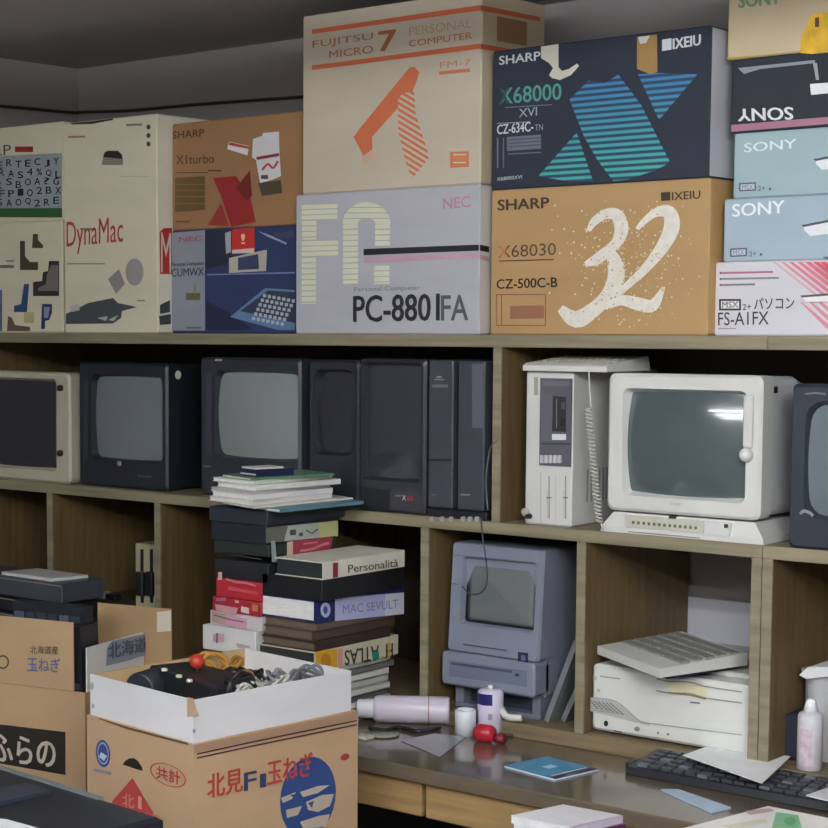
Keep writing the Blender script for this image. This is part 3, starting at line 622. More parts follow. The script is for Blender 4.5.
# white monitor
Y = .012
X0, X1, Z0, Z1 = rng(607, 761, 374.5, 515.5, Y); s = rng(625.5, 742, 393.5, 495.5, Y)
def ex(bz):
    o = bz.parent; zb = Z0; x0 = onY(603, 530, Y-.002).x; x1 = onY(783, 543, .05).x-.02
    xb = onY(737, 540, Y-.004).x
    m = MB(); m.loft([[V((x0-.005, Y-.004, ZM)), V((X1+.012, Y-.004, ZM)), V((X1+.012, .30, ZM)), V((x0-.005, .30, ZM))], [V((x0-.003, Y-.003, ZM+.012)), V((X1+.01, Y-.003, ZM+.012)), V((X1+.01, .30, ZM+.012)), V((x0-.003, .30, ZM+.012))],
              [V((x0+.02, Y+.006, zb-.004)), V((X1-.012, Y+.006, zb-.004)), V((X1-.012, .29, zb-.004)), V((x0+.02, .29, zb-.004))]], wh)
    sd = m.build('stand', o)
    m = MB(); a = onY(627, 518, Y); b = onY(705, 531, Y)
    m.box(a.x, b.x, Y-.006, Y+.01, zb-.032, zb-.008, plastic('#c9c9b8')); S = Surf((0, Y-.006, 0), NY, m)
    for i in range(13): S.rect(632+i*5.2, 521+i*.45, 634.6+i*5.2, 524+i*.45, ink('#66665c'), 2)
    S.rect(628, 531, 700, 532, ink('#8e8e84'), sl=.09); m.build('control_strip', sd)
    m = MB(); a = onY(706, 520, Y); b = onY(731, 530, Y); m.box(a.x, b.x, Y-.007, Y+.01, zb-.034, zb-.008, plastic('#dadad8')); S = Surf((0, Y-.007, 0), NY, m); S.rect(724, 524, 728, 528, ink('#3b3a3c'), 2); m.build('front_label', sd)
    m = MB(); a = onY(745, 395, Y); b = onY(753, 450, Y); m.rbox(a.x, b.x, Y-.008, Y+.002, onY(748, 448, Y).z, a.z, wh, .003)
    p = onY(747, 455, Y); m.sphere(p+V((0, -.004, 0)), .014, wh); m.build('side_handle', bz)
    m = MB(); S = Surf((0, Y, 0), NY, m); S.text('SHARP', (670, 505), (681, 506), 3, ink('#b4b3b0'), .02, 2); m.build('badge', bz)
    m = MB(); p = onY(672, 517, Y-.002); m.box(p.x-.006, p.x+.006, Y-.004, Y+.01, p.z-.004, p.z+.003, blk2); m.build('latch', sd)
    m = MB(); m.box(X1-.0045, X1-.0025, .07, .085, Z1-.035, Z1-.022, blk2); m.build('side_slot', o)
    m = MB(); xc = (X0+X1)/2; m.lathe((xc, .14, zb-.006), (0, 0, 1), [(0, .09), (.012, .08)], wh2); m.build('swivel', sd)
crt('large white monitor on a sloped stand with a control strip', X0, X1, Z0, Z1, Y, .36, s, plastic('#cfcfd2'), wh, glass('#505b5d'), r=.016, bulge=.024, rec=.024, foot=False, extra=ex, taper=.86, base=ZM, sr=.008)
# right black
Y = .0
X0, X1, Z0, Z1 = rng(790, 830, 384, 546, Y, 460); s = rng(808, 900, 406, 520, Y, 460)
def ex(o):
    m = MB(); S = Surf((0, Y+.0, 0), NY, m); S.stroke([(805, 394), (815, 393), (826, 394)], 2, ink('#6c7078'), 2); S.stroke([(800, 514), (804, 511), (810, 513), (813, 516)], 3, ink('#8a8d94'), 2); m.build('panel_print', o)
crt('black television at the right end of the middle shelf, cut by the picture edge', X0, X0+.40, ZM, onY(800, 384, Y).z, Y+.0, .36, (s[0], X0+.37, onY(810, 515, Y).z, onY(810, 405, Y).z), blk2, plastic('#30353f', .35), glass('#6f7c82'), r=.01, bulge=.02, extra=ex, sr=.03)

# ------------------------------------------------------------------ small grey-blue computer in the bay
Y = .03; bl = plastic('#7f8595', .5); bl2 = plastic('#6d7280', .5)
t = thing('compact_computer', 'grey-blue all-in-one computer with a small built-in screen in the lower bay', 'computer', (-2.23, .2, ZF))
X0 = onY(447, 600, Y).x; X1 = onY(539, 610, Y).x; zt = onY(495, 547, Y).z; zl = onY(490, 655, Y).z; zb = onY(490, 690, Y).z
s = rng(460, 531, 562, 627, Y)
m = MB(); pl = lambda z, y: rr
# front shell: bezel leaning back a little towards the top
dy = .018
def lean(pts): return [V((p.x, p.y+(p.z-zl)*dy/(zt-zl), p.z)) for p in pts]
m.loft([lean(rr(s[0], s[1], s[2], s[3], .008, Y+.016)), lean(rr(s[0]-.004, s[1]+.004, s[2]-.004, s[3]+.004, .01, Y+.001)), lean(rr(X0+.004, X1-.004, zl, zt-.002, .008, Y)), lean(rr(X0, X1, zl-.004, zt, .01, Y+.006)), lean(rr(X0, X1, zl-.004, zt, .01, Y+.06))], bl, caps=(False, True))
S = Surf((0, Y, 0), NY, m)
m.build('bezel', t)
def lp(x, y, off):
    n = V((0, -1, dy/(zt-zl))).normalized(); return onP(x, y, V((0, Y, zl))+n*off, n)
m = MB(); rings = []; cx, cz = (s[0]+s[1])/2, (s[2]+s[3])/2
for q in (1.03, .8, .5, .02): rings.append(lean([V((cx+(p.x-cx)*q, Y+.017-.008*(1-q*q), cz+(p.z-cz)*q)) for p in rr(s[0], s[1], s[2], s[3], .008, 0)]))
m.loft(rings, glass('#6d7573'), smooth=True); m.build('screen', t)
m = MB(); m.face([lp(518, 652, .001), lp(528, 653, .001), lp(528, 664, .001), lp(518, 663, .001)], ink('#1f2233')); m.face([lp(521, 655, .0015), lp(525, 655.5, .0015), lp(525, 661, .0015), lp(521, 660.5, .0015)], ink('#5c5f8c')); m.build('logo_badge', t)
m = MB(); m.face([lp(463, 643.5, .001), lp(507, 650, .001), lp(507, 651.3, .001), lp(463, 645, .001)], ink('#3f4458'))
m.build('slot_line', t); m = MB(); m.face([lp(451, 583, .001), lp(459, 584, .001), lp(459, 585, .001), lp(451, 584, .001)], ink('#565c74')); m.build('panel_line', t); m = MB(); m.face([lp(454, 554.5, .001), lp(536, 562, .001), lp(536, 563, .001), lp(454, 555.5, .001)], ink('#676e88'))
m.build('panel_line', t)
# lower drawer lip
m = MB(); m.rbox(X0-.006, X1-.002, Y-.012, Y+.05, zb, zl-.004, bl, .005); S = Surf((0, Y-.012, 0), NY, m)
S.poly([(449, 660), (527, 671), (527, 687), (449, 676)], ink('#6c7288')); S.poly([(451, 662), (512, 670.5), (512, 673), (451, 664.5)], ink('#464b5e'), 2); S.ell(517, 675, 2.5, 1.6, ink('#30344a'), 3); m.build('drive_drawer', t)
m = MB(); m.rbox(X0+.002, X1-.002, Y+.028, Y+.30, zb-.012, zt-.004, bl, .008)
m.build('case', t)
m = MB(); m.rbox(X0+.012, X1-.004, Y+.015, Y+.27, ZF+.0, ZF+.012, bl2, .003); m.box(X0+.03, X1-.03, Y+.05, Y+.2, ZF+.01, zb-.01, plastic('#3a3e4c')); m.box(X0+.012, X0+.035, Y+.02, Y+.2, ZF+.01, zb-.001, bl2); m.box(X1-.026, X1-.006, Y+.02, Y+.2, ZF+.01, zb-.001, bl2); m.build('pedestal', t)
# leaning panels
for k, (xb, xt, lb) in enumerate(((548, 571, 'grey flat panel leaning against the divider, nearer the small computer'), (560, 575, 'grey flat panel leaning behind the first, touching the divider'))):
    a = onY(xb, 722, .04+.03*k); b = V((-1.991-.0*k, .04+.03*k, onY(573, 641+24*k, .05).z)); a.z = ZF+.001
    if k: a.x += .012; b.x -= .002
    else: b.x -= .016
    th = .012; m = MB(); d = (b-a); n_ = V((d.z, 0, -d.x)).normalized()*th
    if n_.x > 0: n_ = -n_
    m.loft([[a, b, b+n_, a+n_], [p+V((0, .25, 0)) for p in (a, b, b+n_, a+n_)]], plastic('#76797c'))
    tag(m.build('flat_panel'), lb, 'panel')

# ------------------------------------------------------------------ laser printer
Y = .03
t = thing('laser_printer', 'off-white laser printer with a striped vent in the lower right bay', 'printer', (-1.79, .2, ZF))
X0 = -1.966; X1 = -1.601; zt = onY(588, 663, Y).z
pw = plastic('#dcdcd8', .5)
m = MB(); m.rbox(X0, X1, Y, Y+.37, ZF+.006, zt, pw, .006); S = Surf((0, Y, 0), NY, m)
S.poly([(589.5, 698), (612, 700), (622, 706), (638, 720), (650, 723), (650, 726), (589.5, 711)], ink('#b9b9b6'))
for i in range(6): S.stroke([(590+i*4, 700+i*.6), (598+i*5.2, 709+i*1.2)], 1.1, ink('#7c7c7c'), 2); 
for i in range(5): S.stroke([(589, 700.5+i*2.3), (600+i*6, 703+i*2.6+1)], .7, ink('#8a8a88'), 3)
S.stroke([(588.5, 697.5), (612, 700), (624, 707), (640, 721), (655, 724), (742, 735)], .9, ink('#9c9c9a'), 3)
for a, b in (((657, 679), (742, 692)), ((656, 690.5), (742, 703))): S.stroke([a, (670, a[1]+2.4), (690, a[1]+3), (706, a[1]+7.5), b], 1.3, ink('#97948a'), 3)
S.poly([(668, 683), (690, 684), (706, 688), (706, 698), (690, 696), (668, 692)], ink('#e4ddb8'), 2)
S.stroke([(668, 692.5), (690, 695), (706, 699)], 1.4, ink('#8c7c50'), 4)
S.rect(600, 675.5, 620, 677, ink('#a2a2a0'), sl=.13); S.rect(593, 676, 597, 680, ink('#bdbdba'), sl=.1); S.rect(597, 689, 600, 692, ink('#b2b2b0')); S.ell(606, 723.5, 2.2, 3, ink('#2c2a2a'), 2, n=12); S.rect(614, 730, 622, 731.3, ink('#55555a'), sl=.2)
S.ell(637, 729, 3, 2.4, ink('#8c8c88'), 2, n=12)
for a in (658, 668): S.ell(a, 733+(a-658)*.13, 1.3, 1.3, ink('#7c7c7c'), 2, n=8)
S.rect(690, 701.5, 700, 703, ink('#6c6c68'), sl=.1)
m.build('case', t)
m = MB(); m.box(X0+.02, X1-.02, Y+.02, Y+.33, ZF, ZF+.006, blk2); m.build('feet', t)
m = MB(); m.rbox(X0+.06, X1-.01, Y+.06, Y+.36, zt-.001, zt+.01, plastic('#c4c4c2'), .003); m.build('lid', t)
# keyboard resting crooked on the printer
zk = zt+.0105
kz = zk+.045
P = [onZ(x, y, kz) for x, y in ((588, 640), (655, 664), (745, 648), (672, 631))]
P = [V((min(p.x, -1.607), p.y, 0)) for p in P]
u = (P[0]-P[1]); v = (P[2]-P[1]); v2 = v.normalized(); u = (u-v2*u.dot(v2)*.5)
kb_o = V((-1.735, -.10, 0)); kb_u = V((-.228, .145, 0)); kb_v = V((.068, .24, 0))
t = thing('keyboard', 'off-white keyboard lying crooked on the laser printer', 'keyboard', kb_o+(kb_u+kb_v)/2+V((0, 0, zk)))
m = MB(); L4 = [kb_o, kb_o+kb_v, kb_o+kb_v+kb_u, kb_o+kb_u]
m.loft([[p+V((0, 0, zk+.008)) for p in L4], [L4[0]+V((0, 0, zk+.026)), L4[1]+V((0, 0, zk+.034)), L4[2]+V((0, 0, zk+.034)), L4[3]+V((0, 0, zk+.026))]], pw); m.build('case', t)
m = MB(); m.obox(kb_o+kb_u*.05+kb_v*.12+V((0, 0, zk)), kb_u*.9, kb_v*.8, .009, blk2); m.build('base', t)
m = MB(); km = plastic('#93928e')
for r in range(5):
    for c in range(15):
        q = kb_o+kb_u*(.03+c*.063)+kb_v*(.26+r*.14)+V((0, 0, zk+.0262+.008*(.26+r*.14))); m.obox(q, kb_u*.052, kb_v*.105, .004, km)
m.build('keys', t)
m = MB(); pts = [onZ(x, y, zk+.004) for x, y in ((690, 668), (710, 670), (726, 667), (738, 663), (744, 658))]
pts = [V((min(p.x, -1.615), max(p.y, .045), zk+.006)) for p in pts]
m.tube(catmull(pts), .005, plastic('#9a9a98'), 8); tag(m.build('cable'), 'grey cable curled beside the keyboard on the printer', 'cable')

# ------------------------------------------------------------------ piles of books
def book(label, cx, yt, xl, xr, Y0, z0, cov, page='#d9d6cc', spine=None, kind='book', group='books and manuals piled on the desk', z1=None, yfar=None, th=.003, end=None, ymax=None, x1=None):
    ym = yt+8; X1 = onY(cx, ym, Y0).x if x1 is None else x1; z1 = z1 or onY(cx, yt, Y0).z; X0 = onY(xl, ym, Y0).x; Y1 = onX(xr, ym, X1).y
    if ymax is not None: Y1 = min(Y1, ymax)
    z1 = max(z1, z0+.004)
    c = M(cov, .45, .08) if isinstance(cov, str) else cov
    z1c = z1-.0004
    if kind in ('software_box', 'binder'):
        m = MB(); m.rbox(X0, X1, Y0, Y1, z0, z1c, c, .0015)
        S = Surf((X1, 0, 0), NX, m); Fs = Surf((0, Y0, 0), NY, m)
        if spine: spine(S, Fs)
        o = m.build(kind)
    elif kind == 'magazine':
        m = MB(); m.box(X0, X1, Y0, Y1, z1c-.0012, z1c, c); m.box(X0, X1, Y0, Y1, z0, z0+.0012, c); m.box(X1-.0012, X1, Y0, Y1, z0, z1c, c)
        S = Surf((X1, 0, 0), NX, m); Fs = Surf((0, Y0, 0), NY, m)
        if spine: spine(S, Fs)
        o = m.build(kind); pg = MB(); pg.box(X0+.001, X1-.0012, Y0+.001, Y1-.001, z0+.0012, z1c-.0012, M(page, .7, .1, 60, 0, (1, 1, 20))); pg.build('pages', o)
    else:
        m = MB(); m.box(X0, X1, Y0, Y1, z1c-th, z1c, c); m.box(X0, X1, Y0, Y1, z0, z0+th, c); m.box(X1-th, X1, Y0, Y1, z0+th, z1c-th, c)
        S = Surf((X1, 0, 0), NX, m); Fs = Surf((0, Y0, 0), NY, m)
        if spine: spine(S, Fs)
        o = m.build('book'); pg = MB(); pg.box(X0+.004, X1-th, Y0+.003, Y1-.004, z0+th, z1c-th, M(page, .7, .1, 60, 0, (1, 1, 20))); pg.build('pages', o)
    c0 = V(((X0+X1)/2, (Y0+Y1)/2, z0)); o.data.transform(Matrix.Translation(-c0)); o.location = c0
    for ch in o.children: ch.data.transform(Matrix.Translation(-c0))
    tag(o, label, {'book': 'book', 'magazine': 'magazine', 'binder': 'binder', 'software_box': 'box'}[kind], group)
    return z1
YA = -.27
# pile A: magazines at its foot
z = ZD; zt = onY(318, 673, YA).z; n = 9
mc = ['#c9c8c0', '#8b8f8c', '#d6d5ce', '#6a6f6c', '#cfcfc8', '#b4b6b4', '#dcdad2', '#7b7c78', '#d8d6cc']
for i in range(n):
    z1 = ZD+(zt-ZD)*(i+1)/n
    book('magazine lying under the yellow-banded book, %s of the low magazine pile' % ('lowest', 'second from the bottom', 'third from the bottom', 'fourth from the bottom', 'fifth from the bottom', 'sixth from the bottom', 'seventh from the bottom', 'second from the top', 'topmost')[i],
         318+random.uniform(-3, 3), 0, 264, 398+random.uniform(-8, 4), YA+.02, z, mc[i], z1=z1, kind='magazine', group='magazines at the foot of the book pile')
    z = z1
def sp(S, Fs):
    S.poly([(315.5, 651), (337, 649), (337, 671), (315.5, 674)], ink('#dda72c'), 1); S.ell(326, 661, 5, 8, ink('#c98c1c'), 2)
    S.poly([(338, 649), (342.5, 648), (342.5, 668), (338, 670)], ink('#d89a8c'), 1)
    S.mb.text('H  ATLAS', S.P(393, 643), S.P(345, 650.5), S.P(393, 657.5), ink('#35382e'), .03); S.poly([(372, 652), (379, 651), (379, 659), (373, 660)], ink('#1f8a72'), 3); S.poly([(388, 643), (390, 643), (390, 659), (388, 659)], ink('#c8a83c'), 3)
z = book('hardback with a cream spine and a yellow band, low in the tall pile', 315, 652, 256, 398, YA, z, M('#cfc8ae'), '#2c2c2c', sp)
def sp(S, Fs): S.poly([(318, 650), (390, 640), (390, 641.5), (318, 652)], ink('#5c4238'), 1)
zz = onY(315, 622, YA).z; z0 = z
for i, (cc, lb, cx, xl, xr) in enumerate((('#3f2e28', 'dark brown book directly on the cream-spined book', 317, 262, 394), ('#57443a', 'brown book, middle of the three thin brown ones', 314, 264, 398), ('#6b5c54', 'greyish brown book just under the white and blue manual', 318, 262, 392))):
    z = book(lb, cx, 0, xl, xr, YA+.005*i, z, cc, '#6a5a50', None, z1=z0+(zz-z0)*(i+1)/3)
def sp(S, Fs):
    S.poly([(315, 599), (335, 598), (335, 621), (315, 624)], ink('#262a66'), 1); S.ell(325.5, 610, 5, 7.5, ink('#c0c8e8'), 2); S.ell(325.5, 610, 2.2, 4, ink('#4a52a0'), 3)
    S.poly([(335, 598), (404, 592.5), (404, 614), (335, 621)], ink('#bdbfe6'), 1); S.poly([(385, 594), (404, 592.5), (404, 614), (385, 616)], ink('#dcdcec'), 2)
    S.text('MAC SEVULT', (343, 614), (398, 608), 9, ink('#8488b8'), .0, 3)
z = book('thick white manual with a navy and lavender spine, middle of the tall pile', 314.5, 601, 260.5, 403.5, YA, z, M('#2c3070'), '#efeeec', sp, th=.002)
def sp(S, Fs): S.poly([(325, 580), (402, 572), (402, 574), (325, 582)], ink('#2c3436'), 1)
z = book('thick black binder lying on the white manual', 322, 580, 262, 404, YA, z, '#17181c', spine=None, kind='binder')
def sp(S, Fs):
    S.poly([(324, 564), (330, 563), (330, 578), (324, 579)], ink('#e6dcd4'), 2); S.poly([(333, 563), (338, 562.5), (338, 577), (333, 578)], ink('#8c2f36'), 2); S.text('Personalità', (348, 573), (398, 566.5), 8, ink('#5c5844'), .01, 2)
z = book('white-spined hardback with a small red band, on the black binder', 323, 562.5, 275, 404.5, YA, z, M('#e2ded0'), '#20272a', sp, th=.002)
zA_top = z
# pile B (left)
z = ZD
m = MB(); xb0, xb1 = onY(204, 650, YA).x, onY(256, 650, YA).x
zt = onY(256, 656, YA).z
z = book('plain brown carton at the foot of the left pile, behind the white tray', 256, 0, 204, 300, YA+.01, z, '#8a6a44', z1=zt, kind='software_box', group=None, x1=onY(256, 640, YA).x)
GL = 'thin red and white boxes in the left pile'
def sp(S, Fs): Fs.rect(213, 634, 224, 642, ink('#c8a0a8')); Fs.rect(216, 633, 218, 643, ink('#7c5a78'), 2); Fs.poly([(236, 643), (250, 646), (250, 648), (238, 648)], ink('#b0a8b0'))
z = book('white box with faint grey and pink marks, lowest printed one in the left pile', 255.5, 632, 202.5, 300, YA-.012, z, '#dedcdc', spine=sp, kind='software_box', group=GL)
def sp(S, Fs):
    Fs.poly([(212, 611), (235, 616), (235, 628), (212, 622)], ink('#b89a92')); Fs.poly([(226, 614), (247, 619), (247, 629), (226, 625)], ink('#d0a0b4'), 2); Fs.stroke([(214, 615), (232, 620), (244, 622)], 1.2, ink('#6c5a60'), 3)
z = book('pink and white patterned box under the red ones in the left pile', 262, 617, 210, 300, YA, z, '#cfc8c8', spine=sp, kind='software_box', group=GL)
def sp(S, Fs):
    Fs.poly([(215, 604), (238, 608), (236, 615), (216, 610)], ink('#cc98a0')); Fs.poly([(241, 606), (249, 608), (249, 614), (241, 612)], ink('#e0c8c0')); Fs.poly([(252, 604), (258, 605), (258, 612), (252, 611)], ink('#b87a4c')); Fs.rect(216, 598, 226, 601, ink('#9c6a90')); Fs.rect(235, 600, 239, 602.5, ink('#e0b0a8'), sl=.2)
z = book('red box with a tan corner, second red one from the top of the left pile', 260.7, 602.5, 212.5, 300, YA-.004, z, '#a82a38', spine=sp, kind='software_box', group=GL)
def sp(S, Fs):
    Fs.rect(218, 572, 222, 580, ink('#e0a8ac')); Fs.stroke([(226, 579), (236, 582), (246, 583), (256, 586)], 2.2, ink('#d0707c')); Fs.poly([(228, 586), (258, 592), (258, 595), (228, 590)], ink('#d0505c'))
z = book('bright red box on top of the left pile', 262.5, 583, 216, 300, YA, z, '#b82c38', spine=sp, kind='software_box', group=GL)
# pile C on top of both
zc = max(z, 0)
def sp(S, Fs): Fs.poly([(214, 551), (262, 559), (262, 560), (214, 552)], ink('#4c4650'))
z = book('dull black case on the bright red box, its front scuffed', 300, 0, 213, 345, YA+.0, zc, '#24262a', spine=sp, kind='software_box', z1=onY(268, 564, YA).z, group='black cases in the tall pile', x1=onY(268, 564, YA).x)
z = max(z, zA_top)
YC = -.285
def sp(S, Fs):
    S.poly([(271, 541), (275, 540.5), (277, 562), (272, 562)], ink('#9ca8a4'), 2); S.poly([(287, 542), (293, 541), (293, 556), (287, 557)], ink('#d4b8a8')); S.poly([(293, 541), (333, 537), (330, 553), (293, 557)], ink('#a83c48')); S.stroke([(300, 551), (312, 549), (322, 545), (329, 543)], 2.4, ink('#d08898'), 2); S.stroke([(303, 544), (318, 542)], 1.4, ink('#d08898'), 2)
z = book('dark green case with a red and pink label on its spine', 268.5, 545, 214, 336, YC, z, '#26302e', spine=sp, kind='software_box', group='black cases in the tall pile')
def sp(S, Fs):
    S.poly([(266, 528), (338, 520.5), (338, 536), (266, 543)], ink('#b7bcb8')); S.poly([(266, 528), (288, 526), (284, 541), (266, 543)], ink('#6c6e64'), 2); S.poly([(318, 523), (338, 520.5), (338, 536), (320, 538)], ink('#c8c68a'), 2); S.poly([(290, 530), (296, 529.5), (296, 535), (290, 535.5)], ink('#4c544c'), 3); S.poly([(299, 533), (303, 532.5), (303, 536), (299, 536.4)], ink('#4c544c'), 3); S.stroke([(306, 530), (312, 533.5), (318, 529)], 1.6, ink('#62685e'), 3)
z = book('black case with a pale label turning yellow at its end', 266, 526, 211, 339, YC-.004, z, '#22252d', spine=sp, kind='software_box', group='black cases in the tall pile')
z = book('bluish black case directly under the loose papers', 267, 511, 209, 345, YC-.004, z, '#2b2f3b', kind='software_box', group='black cases in the tall pile', ymax=-.004)
# papers and magazines on top
GP = 'papers and magazines on top of the tall pile'
YP = -.33
def mag(label, P0, u, v, z, th, cov, page='#e2e0dc', pr=None, kind='magazine'):
    m = MB(); P0 = V((P0[0], P0[1], z)); u = V((*u, 0)); v = V((*v, 0)); c = M(cov, .4, .06)
    m.obox(P0+V((0, 0, th*.82)), u, v, th*.16, c); m.obox(P0, u, v, th*.14, c); m.obox(P0+V((0, 0, th*.14)), u*.01, v, th*.68, c)
    if pr: pr(m, P0, u, v, z+th*.99)
    o = m.build(kind); pg = MB(); pg.obox(P0+u*.012+v*.006+V((0, 0, th*.14)), u*.975, v*.988, th*.68, M(page, .7, .08, 50)); pg.build('pages', o)
    c0 = P0+(u+v)/2; o.data.transform(Matrix.Translation(-c0)); o.location = c0
    for ch in o.children: ch.data.transform(Matrix.Translation(-c0))
    return tag(o, label, 'magazine', GP), z+th+.0003
z += .0004
cX = onY(280, 508, -.30).x
_, z = mag('blue-green thin magazine sticking out under the widest sheet', (cX, -.30), (-.14, .03), (.02, .27), z, .008, '#5c8494')
c = onZ(267, 506, z)
_, z = mag('widest white sheet, its corners sticking out both sides of the tall pile', (-2.60, -.335), (-.168, .055), (.025, .315), z, .0035, '#e6e2dc')
cols = ['#dcdad4', '#e4e2e4', '#c9c8c4', '#e8e6e2', '#d4dcd0']
cx0 = -2.628
for i in range(5):
    a = random.uniform(-.06, .06)
    _, z = mag(('white magazine lying on the widest sheet', 'white magazine, second above the widest sheet', 'greyish magazine in the middle of the upper papers', 'white magazine, fourth above the widest sheet', 'pale green-tinted magazine under the green leaflet')[i],
               (cx0+random.uniform(-.008, .008), -.315+i*.004), (-.14*math.cos(a), .14*math.sin(a)+.02), (.26*math.sin(a)+.02, .26*math.cos(a)), z, (.011, .012, .008, .012, .009)[i], cols[i], '#eceae6' if i != 2 else '#b0b0b0')
_, z = mag('green and white leaflet near the top of the tall pile', (-2.64, -.30), (-.12, .035), (.05, .23), z, .005, '#5f8a68')
m = MB(); o0 = V((-2.655, -.27, z)); m.obox(o0, V((-.055, .012, 0)), V((.028, .10, 0)), .016, M('#1e2148', .4)); m.obox(o0+V((-.002, .004, .0162)), V((-.052, .012, 0)), V((.022, .07, 0)), .004, M('#d8d8d4', .5))
m.obox(o0+V((.001, -.001, .003)), V((-.055, .012, 0)), V((0, .0, 0))+V((.001, .002, 0)), .004, M('#c4c0b8'))
tag(m.build('disk_case'), 'small navy case topmost on the tall pile', 'disk case')

# ------------------------------------------------------------------ decks at the far left, in front of the first bay
z = ZD; Yd = -.16
xr_ = onY(63, 590, Yd).x
lv = [onY(60, y, Yd).z for y in (640, 621, 605, 584)]
names = [('lowest dark deck', '#2a2c32'), ('dark deck second from the bottom', '#24262c'), ('black flat deck under the grey one', '#17181c'), ('dark grey flat deck, topmost at the far left', '#484b55')]
prev = z
for i, (lb, cc) in enumerate(names):
    z1 = lv[i]; x1 = xr_+(.0, -.01, .01, -.004)[i]
    t = thing('deck_unit', lb+(' of the stack left of the open produce box' if i < 3 else ''), 'computer unit', (-3.75, -.06, prev), 'flat decks stacked at the far left')
    m = MB(); m.rbox(-3.99, x1, Yd, -.01, prev+.003, z1-.0006, plastic(cc), .003); m.build('case', t)
    m = MB(); m.box(-3.97, x1-.02, Yd+.01, -.03, prev, prev+.0035, blk2); m.build('feet', t)
    m = MB(); m.box(-3.98, x1-.004, Yd-.0008, Yd+.004, z1-.007, z1-.004, plastic('#8c8c86')); m.build('trim_line', t)
    prev = z1
a = onZ(0, 577, prev); 
_, z = mag('white sheets lying on the topmost grey deck at the far left', (xr_-.06, Yd+.015), (-.2, .0), (.02, .11), prev, .008, '#dedede'); _['group'] = 'papers at the far left'

# second bay: dark carton with drive unit and adapter
zc = .855
m = MB(); m.rbox(-3.62, -3.25, .04, .38, ZF, zc, card('#3c3022'), .003); tag(m.build('cardboard_box'), 'dark carton in the second bay, behind the open produce box', 'box')
t = thing('disk_drive', 'beige upright twin disk drive with two black latches against the divider', 'disk drive', (-3.33, .14, zc))
Y = .06; X0, X1, _, z1 = rng(135, 157, 544, 604, Y)
m = MB(); m.rbox(X0, X1, Y, Y+.2, zc, z1, plastic('#aba487'), .003); m.build('case', t)
for x in (142.3, 151.7):
    a = onY(x-1.6, 549, Y); b = onY(x+1.6, 603, Y); m = MB(); m.box(a.x, b.x, Y-.0015, Y+.001, b.z, a.z, blk2); sl_ = m.build('slot', t)
    a = onY(x-3.6, 571, Y); b = onY(x+3.6, 596, Y); m = MB(); m.rbox(a.x, b.x, Y-.014, Y-.0016, b.z, a.z, blk2, .002); m.build('latch', sl_)
m = MB(); Y = .1; a = onY(93, 591, Y); b = onY(103.5, 604, Y); m.rbox(a.x, b.x, Y, Y+.03, zc, a.z, plastic('#8a8a86'), .002); m.rbox(b.x+.002, b.x+.04, Y+.004, Y+.03, zc, a.z-.004, blk2, .002)
tag(m.build('adapter'), 'small grey and black adapter on the dark carton in the second bay', 'adapter')

# ------------------------------------------------------------------ foreground boxes
ZO = .83
def horiz(x, y, Z): return onZ(x, y, Z)
A = onZ(193, 745, ZO); Rr = onZ(357, 710.5, ZO); Lr = onZ(88, 715, ZO)
u = V((Rr.x-A.x, Rr.y-A.y, 0)); v = V((Lr.x-A.x, Lr.y-A.y, 0))
u = u.normalized()*(.438); v = v.normalized()*(.340)
ZB = .46
bench = thing('bench', 'low dark bench mostly below the picture, carrying the produce boxes', 'bench', (-2.6, -.65, 0))
m = MB(); m.box(-3.35, -2.2, -.98, -.37, ZB-.03, ZB-.0005, wood('#4a3a28')); m.build('bench_top', bench)
for x in (-3.3, -2.25):
    for y in (-.95, -.42):
        m = MB(); m.box(x-.02, x+.02, y-.02, y+.02, 0, ZB-.03, wood('#4a3a28', 'z')); m.build('leg', bench)
cb = card('#bb9c78'); kr = card('#c6a582')
t = thing('cardboard_box', 'brown onion carton with red and blue printing, carrying the white tray', 'box', A+(u+v)/2+V((0, 0, ZB-A.z)))
m = MB(); base = [V((p.x, p.y, ZB)) for p in (A, A+u, A+u+v, A+v)]
m.loft([base, [V((p.x, p.y, ZO)) for p in base]], kr)
nR = V((u.y, -u.x, 0)).normalized(); nL = V((v.y, -v.x, 0)).normalized()
if nR.dot(E-A) < 0: nR = -nR
if nL.dot(E-A) < 0: nL = -nL
S = Surf(A, nR, m); L = Surf(A, nL, m)
S.poly([(194, 745), (357, 711), (357, 719), (194, 753)], ink('#b08e74'))
for y in (753.5, 757.5): S.stroke([(197, y+.6), (250, y-11), (357, y-33)], 1.5, ink('#4c3038'), 2)
rd = ink('#bf4a42'); bu = ink('#35508c')
S.text('北見', (207, 799), (242, 791), 24, rd, .02, 3); S.text('F', (244, 791), (256, 788.5), 18, ink('#3a3f66'), .02, 3); S.text('1', (260, 787.5), (265, 786.5), 13, ink('#3a3f66'), .05, 3)
S.text('玉ねぎ', (267, 785), (312, 775), 24, rd, .02, 4)
S.ell(308, 797, 28, 40, bu, 1, sl=-.2); wt = ink('#c9b8a8')
for i, pts in enumerate(([(281, 798), (296, 792), (292, 799), (283, 803)], [(300, 792), (318, 786), (330, 785), (318, 793), (303, 797)], [(286, 810), (302, 806), (298, 815), (287, 818)], [(306, 802), (322, 795), (334, 794), (330, 806), (318, 812), (308, 810)], [(300, 822), (318, 816), (330, 814), (326, 826), (304, 830)])):
    S.poly(pts, wt, 2)
for i, pts in enumerate(([(308, 803), (314, 801), (312, 808)], [(290, 795), (296, 794), (293, 797)])): S.poly(pts, bu, 3)
S.ell(345, 757, 4.5, 3.4, rd, 2, sl=-.2)
